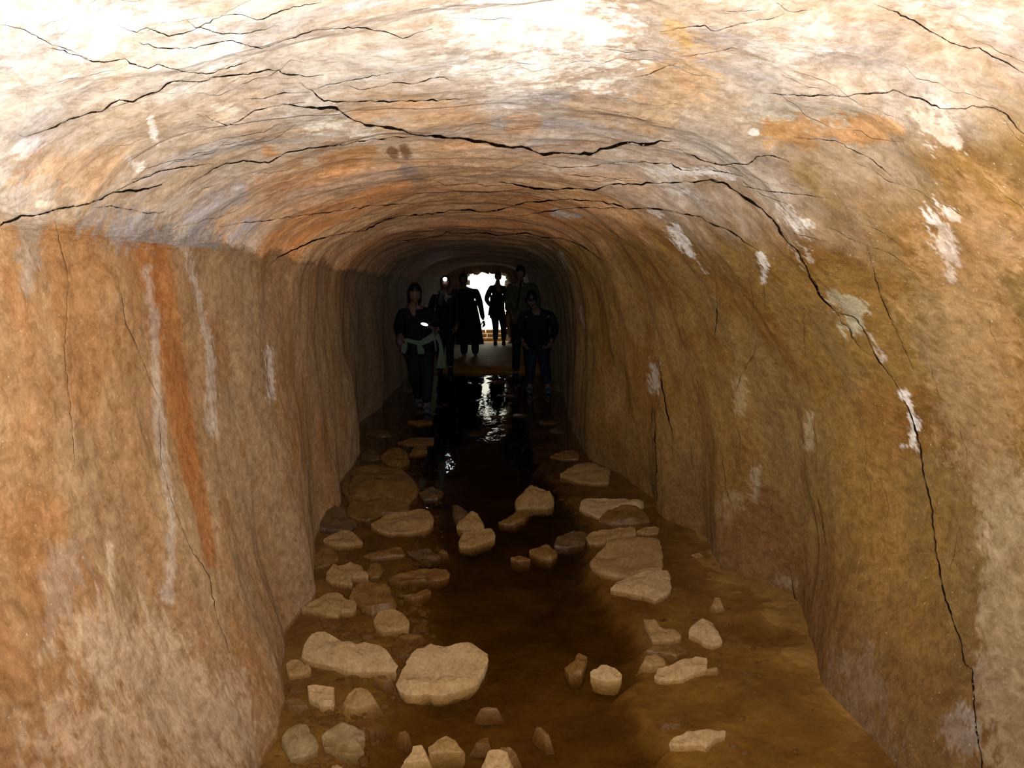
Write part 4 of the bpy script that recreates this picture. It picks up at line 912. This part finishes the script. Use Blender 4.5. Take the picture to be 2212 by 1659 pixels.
def person(label, d, J, top, legs, shoes=None, yaw=0, pitch=0, build=1.0, hairlen=0.0, coat=None, hands=True, zg=0.0, facehair=True, bare_v=False, cap=None):
    """J: joint -> (px, py[, depth offset]); all in the frame of the photograph at depth d"""
    def W_(k):
        a = J[k]; return P(a[0], a[1], d + (a[2] if len(a) > 2 else 0))
    ft = (W_('ankL') + W_('ankR')) / 2
    root = bpy.data.objects.new('person', None); COL.objects.link(root); root.location = (ft[0], ft[1], zg)
    tag(root, label, 'person'); o_ = np.array(root.location)
    w = {k: W_(k) - o_ for k in J}
    for k in ('ankL', 'ankR'): w[k][2] = max(.085, w[k][2]) if len(J[k]) > 3 else .085
    b = build; fwd = rot(yaw, 0) @ np.array([0, -1.0, 0])
    Rh = rot(yaw, pitch)
    nk = w['neck']; hc = w['head']
    nodes = [(w['pelvis'], (.155 * b, .11 * b)), ((w['pelvis'] + w['chest']) / 2, (.135 * b, .10 * b)), (w['chest'], (.155 * b, .11 * b)), (nk, .055), (hc + np.array([0, .01, -.06]), .052)]
    ed = [(0, 1), (1, 2), (2, 3), (3, 4)]
    jk, je, tr, te = [], [], [], []
    for S_ in 'LR':
        n0 = len(nodes); nodes += [(w['sho' + S_], .058 * b), (w['elb' + S_], .042), (w['wri' + S_], .028)]; ed += [(2, n0), (n0, n0 + 1), (n0 + 1, n0 + 2)]
        n0 = len(nodes); nodes += [(w['hip' + S_], .085 * b), (w['kne' + S_], .056), (w['ank' + S_], .038), (w['ank' + S_] + fwd * .10 + np.array([0, 0, -.05]), .030)]
        ed += [(0, n0), (n0, n0 + 1), (n0 + 1, n0 + 2), (n0 + 2, n0 + 3)]
    parts = [skin(nodes, ed), head(hc, Rh)]
    if hands:
        for S_, sx in (('L', -1), ('R', 1)):
            dv = w['wri' + S_] - w['elb' + S_]
            parts += hand(w['wri' + S_], dv, fwd * .6 + np.array([-sx * .6, 0, 0]), np.cross(dv, fwd * .6 + np.array([-sx * .6, 0, 0])) * sx)
    mk('body', join(parts), SKIN, root)
    for sx in (-1, 1):
        v, f = ellipsoid(10, 8); mk('eye', ([tuple(hc + Rh @ (np.array([sx * .030, -.083, .006])) + q * .011) for q in v], f), M('eye_white', (.3, .28, .26), .3), root)
    mk('hair' if cap is None else 'cap', hair(hc, Rh, hairlen), HAIR if cap is None else cap, root)
    # jacket or coat
    g = 1.16
    nodes = [(w['pelvis'] + np.array([0, 0, -.04 if not coat else -.02]), (.18 * b, .135 * b)), ((w['pelvis'] + w['chest']) / 2, (.165 * b, .13 * b)), (w['chest'], (.19 * b, .14 * b)), (nk * .75 + w['chest'] * .25, .075)]
    ed = [(0, 1), (1, 2), (2, 3)]
    for S_ in 'LR':
        n0 = len(nodes); e_ = w['wri' + S_] * .92 + w['elb' + S_] * .08
        nodes += [(w['sho' + S_], .082 * b), (w['elb' + S_], .062), (e_, .046)]; ed += [(2, n0), (n0, n0 + 1), (n0 + 1, n0 + 2)]
    def loft(rows, n=26):
        v_, f_ = [], []
        for (c_, rx, ry) in rows:
            for i in range(n):
                a = 2 * math.pi * i / n; fz = 1 + .03 * math.sin(a * 5 + c_[2] * 7)
                v_.append((c_[0] + rx * fz * math.cos(a), c_[1] + ry * fz * math.sin(a), c_[2]))
        for j in range(len(rows) - 1):
            for i in range(n): f_.append((j * n + i, j * n + (i + 1) % n, (j + 1) * n + (i + 1) % n, (j + 1) * n + i))
        f_.append(tuple(range(n))); f_.append(tuple((len(rows) - 1) * n + i for i in range(n - 1, -1, -1))); return v_, f_
    pv_, cv_ = w['pelvis'], w['chest']; dn_ = (pv_ - cv_) / np.linalg.norm(pv_ - cv_)
    rows = [(cv_ * .8 + pv_ * .2, .165 * b, .12 * b), ((cv_ + pv_) / 2, .165 * b, .125 * b), (pv_, .185 * b, .14 * b), (pv_ + dn_ * .10, .195 * b, .145 * b)]
    if coat:
        for k_ in (.33, .66, 1): rows.append((np.array([pv_[0], pv_[1], (pv_[2] - .1) * (1 - k_) + coat * k_]), (.20 + .04 * k_) * b, (.15 + .05 * k_) * b))
    mk('coat' if coat else 'jacket', join([skin(nodes, ed, 2), loft(rows)]), top, root)
    nodes = [(w['pelvis'], (.165 * b, .12 * b))]; ed = []
    for S_ in 'LR':
        n0 = len(nodes); a_ = w['ank' + S_] + np.array([0, 0, .03])
        nodes += [(w['hip' + S_] * .8 + w['kne' + S_] * .2, .105 * b), (w['kne' + S_], .075 * b), (a_, .062 * b)]; ed += [(0, n0), (n0, n0 + 1), (n0 + 1, n0 + 2)]
    mk('trousers', join([skin(nodes, ed, 2), loft([(pv_ + np.array([0, 0, .06]), .15 * b, .115 * b), (pv_ + np.array([0, 0, -.06]), .17 * b, .125 * b), (pv_ + np.array([0, 0, -.17]), .15 * b, .11 * b)])]), legs, root)
    for S_ in 'LR':
        a_ = w['ank' + S_]
        mk('shoe', skin([(a_ + np.array([0, 0, -.01]), .046), (a_ - fwd * .03 + np.array([0, 0, -.045]), (.042, .038)), (a_ + fwd * .08 + np.array([0, 0, -.045]), (.045, .036)), (a_ + fwd * .17 + np.array([0, 0, -.052]), (.038, .028))], [(0, 1), (0, 2), (2, 3)]), shoes or DSHOE, root)
    return root, w, Rh, o_
def child_box(name, mat, parent, c, size, R_=np.eye(3), bev=.004):
    bm = bmesh.new(); bmesh.ops.create_cube(bm, size=1); bmesh.ops.scale(bm, vec=size, verts=bm.verts)
    bmesh.ops.bevel(bm, geom=bm.edges[:], offset=bev, segments=2, affect='EDGES')
    me = bpy.data.meshes.new(name); bm.to_mesh(me); bm.free(); me.transform(Matrix(R_).to_4x4()); me.transform(Matrix.Translation(Vector(c)))
    return link(name, me, mat, parent, False)

# the woman with the scarf, nearest on the left
r1, w1, R1, o1 = person('person in black jacket holding a pale green scarf and a lit torch, looking down', 10.5,
  dict(head=(896,634,-.08), neck=(893,656), chest=(900,688), pelvis=(906,750), shoL=(869,674), shoR=(930,674), elbL=(861,709), elbR=(950,707,-.05), wriL=(866,727,-.22), wriR=(944,712,-.28),
       hipL=(894,756), hipR=(920,756), kneL=(896,806,.1), kneR=(924,815,-.12), ankL=(905,858,.55), ankR=(921,880)), BLACK, TEAL, SHOE, yaw=.12, pitch=.25, hairlen=.5)
mk('neckline', skin([(w1['neck'] + np.array([0, -.02, .02]), .05), (w1['neck'] + np.array([-.005, -.085, -.05]), (.052, .03)), (w1['chest'] + np.array([-.02, -.125, .03]), (.018, .014))], [(0, 1), (1, 2)], 2), SKIN, r1)
mk('glove', join(hand(w1['wriL'] + np.array([0, -.004, 0]), (.1, -.1, -1), (.3, -1, 0), (1, 0, 0)) + [skin([(w1['wriL'] + np.array([0, 0, .03]), .045), (w1['wriL'] + np.array([0, -.01, -.05]), (.056, .032)), (w1['wriL'] + np.array([.0, -.02, -.10]), (.05, .026))], [(0, 1), (1, 2)])]), PINK, r1)
sc = bpy.data.objects.new('scarf', None); COL.objects.link(sc); p0_ = P(905, 738, 10.18); sc.location = p0_
tag(sc, 'pale green knitted scarf with flared ends held across the waist of the black jacketed person', 'scarf')
def sp(x, y, dd_=0): return P(x, y, 10.2 + dd_) - p0_
mk('band', ribbon([sp(868,738), sp(880,735), sp(893,739), sp(907,742), sp(922,735), sp(936,727), sp(947,722)], [.05, .05, .045, .06, .075, .085, .08]), SCARF, sc)
mk('tail', ribbon([sp(874,738), sp(874,748,.02), sp(872,757,.03), sp(870,763,.03)], [.05, .07, .075, .05]), SCARF, sc)
mk('tail', ribbon([sp(905,741,-.02), sp(906,748,-.03), sp(909,757,-.03), sp(910,765,-.03)], [.04, .055, .085, .075]), SCARF, sc)
mk('tail', ribbon([sp(943,723,-.02), sp(950,738,-.03), sp(953,755,-.03), sp(953,773,-.03), sp(952,796,-.03)], [.06, .045, .05, .075, .125]), SCARF, sc)
tl = bpy.data.objects.new('flashlight', None); COL.objects.link(tl); a_ = P(938, 711, 10.12); b_ = P(918, 701, 9.98); tl.location = a_
tag(tl, 'small lit flashlight with glowing oval lens held above the green scarf', 'flashlight')
v = b_ - a_
mk('barrel', skin([(v * 0, .017), (v * .65, .017), (v * .8, .026), (v, .028)], [(0, 1), (1, 2), (2, 3)]), METAL, tl)
ev_, ef_ = ellipsoid(20, 12); mk('lens', ([tuple(v * 1.06 + np.array([q[0] * .040, q[1] * .02, q[2] * .016 - q[0] * .008])) for q in ev_], ef_), TORCH, tl)
# headlamp wearer
r2, w2, R2, o2 = person('person in dark jacket wearing a bright headlamp and grey scarf', 15.4,
  dict(head=(962,611,-.05), neck=(961,630), chest=(960,650), pelvis=(962,712), shoL=(937,640), shoR=(985,640), elbL=(930,675), elbR=(992,675), wriL=(936,703,-.1), wriR=(986,703,-.1),
       hipL=(953,716), hipR=(971,716), kneL=(952,757), kneR=(972,757), ankL=(951,798), ankR=(973,798)), NAVY, BLACK, None)
mk('scarf_collar', skin([(w2['neck'] + np.array([-.09, -.03, .0]), .045), (w2['neck'] + np.array([-.03, -.12, -.04]), .05), (w2['neck'] + np.array([-.09, -.15, -.16]), .055), (w2['neck'] + np.array([-.06, -.16, -.26]), .04)], [(0, 1), (1, 2), (2, 3)], 2), GREY, r2)
hl = bpy.data.objects.new('headlamp', None); COL.objects.link(hl); hp = w2['head'] + o2 + np.array([0, -.118, .062]); hl.location = hp
tag(hl, 'bright white headlamp on the forehead of the person behind the scarf holder', 'headlamp')
st_v, st_f = [], []
for i in range(32):
    a = i / 32 * 2 * math.pi; cx_, cy_ = .088 * math.cos(a), .112 * math.sin(a)
    for dz in (-.012, .012):
        for rr_ in (1, 1.05): st_v.append((cx_ * rr_, .118 + cy_ * rr_, dz))
    k = i * 4; n_ = ((i + 1) % 32) * 4
    st_f += [(k, n_, n_ + 1, k + 1), (k + 2, k + 3, n_ + 3, n_ + 2), (k + 1, n_ + 1, n_ + 3, k + 3), (k, k + 2, n_ + 2, n_)]
mk('strap', (st_v, st_f), BLACK, hl)
child_box('housing', METAL, hl, (0, -.012, 0), (.07, .035, .05), bev=.01)
ev_, ef_ = ellipsoid(20, 12); mk('lens', ([(q[0] * .034, q[1] * .012 - .034, q[2] * .034) for q in ev_], ef_), LAMP, hl)
# the long coat against the light
r3, w3, R3, o3 = person('person in long dark coat with pale chest lettering, left of the bright mouth', 18.0,
  dict(head=(1001,603,-.05), neck=(1003,620), chest=(1006,638), pelvis=(1014,694), shoL=(982,628), shoR=(1029,630), elbL=(979,660), elbR=(1038,660), wriL=(985,688,-.1), wriR=(1044,692,-.05),
       hipL=(1003,698), hipR=(1024,698), kneL=(1003,735), kneR=(1026,735), ankL=(1002,768), ankR=(1027,768)), COAT, BLACK, SHOE, coat=.34, build=1.22)
lt = bpy.data.objects.new('chest_print', None)
pv, pf = [], []
x = -.15
for i in range(9):
    w_ = .012 + .008 * (i * 7 % 3)
    for (a0, a1) in ((0, w_),):
        k = len(pv); zt = -.012 * i / 9
        pv += [(x, 0, zt), (x + w_, 0, zt - .001), (x + w_, 0, zt + .045 - .01 * (i % 2)), (x, 0, zt + .045 - .01 * (i % 3 == 0)), (x, .01, zt), (x + w_, .01, zt), (x + w_, .01, zt + .045), (x, .01, zt + .045)]
        pf += [(k, k + 1, k + 2, k + 3), (k, k + 4, k + 5, k + 1), (k + 3, k + 2, k + 6, k + 7), (k, k + 3, k + 7, k + 4), (k + 1, k + 5, k + 6, k + 2)]
    x += w_ + .012
po = mk('chest_print', (pv, pf), GREY, r3); po.location = w3['chest'] + np.array([-.07, -.20, .05]); po['label'] = 'illegible pale lettering strip'
# the silhouette in the mouth
r4, w4, R4, o4 = person('person silhouetted in the bright tunnel mouth with hand on hip', 21.3,
  dict(head=(1076,597), neck=(1075,610), chest=(1074,628), pelvis=(1073,672), shoL=(1061,621), shoR=(1088,621), elbL=(1050,647), elbR=(1096,648), wriL=(1061,663,-.05), wriR=(1094,672),
       hipL=(1068,675), hipR=(1083,675), kneL=(1071,706), kneR=(1088,706), ankL=(1070,738), ankR=(1088,738)), BROWN, OLIVE, DSHOE, zg=.09, build=1.05)
# the khaki jacket
r5, w5, R5, o5 = person('person in pale khaki jacket crossed by a dark strap, behind the stooping figure', 14.3,
  dict(head=(1124,590,-.03), neck=(1124,608), chest=(1125,628), pelvis=(1128,690), shoL=(1101,617), shoR=(1152,617), elbL=(1096,652), elbR=(1163,652), wriL=(1106,678,-.12), wriR=(1156,682,-.1),
       hipL=(1117,694), hipR=(1138,694), kneL=(1116,750), kneR=(1140,750), ankL=(1114,806), ankR=(1142,806)), KHAKI, BLACK, None, pitch=.2, yaw=-.1)
mk('strap', ribbon([P(1126,606,14.06) - o5, P(1123,625,13.98) - o5, P(1120,645,13.98) - o5, P(1117,668,14.0) - o5], [.035] * 4), BLACK, r5)
mk('jacket_flap', ribbon([P(1100,625,14.0) - o5, P(1104,642,13.98) - o5, P(1110,655,13.98) - o5, P(1117,668,14.0) - o5], [.10, .11, .09, .03]), KHAKI, r5)
# the stooping figure
r6, w6, R6, o6 = person('person in dark blue jacket and jeans stooping forward beside the right wall', 12.4,
  dict(head=(1148,646,-.30), neck=(1156,664,-.18), chest=(1161,690,-.08), pelvis=(1160,742,.08), shoL=(1131,680,-.1), shoR=(1190,680,-.1), elbL=(1122,714,-.1), elbR=(1200,712,-.1), wriL=(1130,738,-.3), wriR=(1190,738,-.3),
       hipL=(1149,748,.05), hipR=(1172,748,.05), kneL=(1146,797), kneR=(1178,797), ankL=(1144,840), ankR=(1184,840)), NAVY, DENIM, SHOE, pitch=.75, yaw=-.05)
gl_v = []
gn = []
for i in range(9):
    a = math.radians(-50 + i * 12.5); gn.append((w6['head'] + R6 @ np.array([.072 * math.sin(a), -.100 * math.cos(a), .012]), .0035))
mk('glasses', skin(gn, [(i, i + 1) for i in range(8)]), METAL, r6)
# daylight bounce keeps nothing else: the only lamps are the flash, the headlamp, the torch and the sky
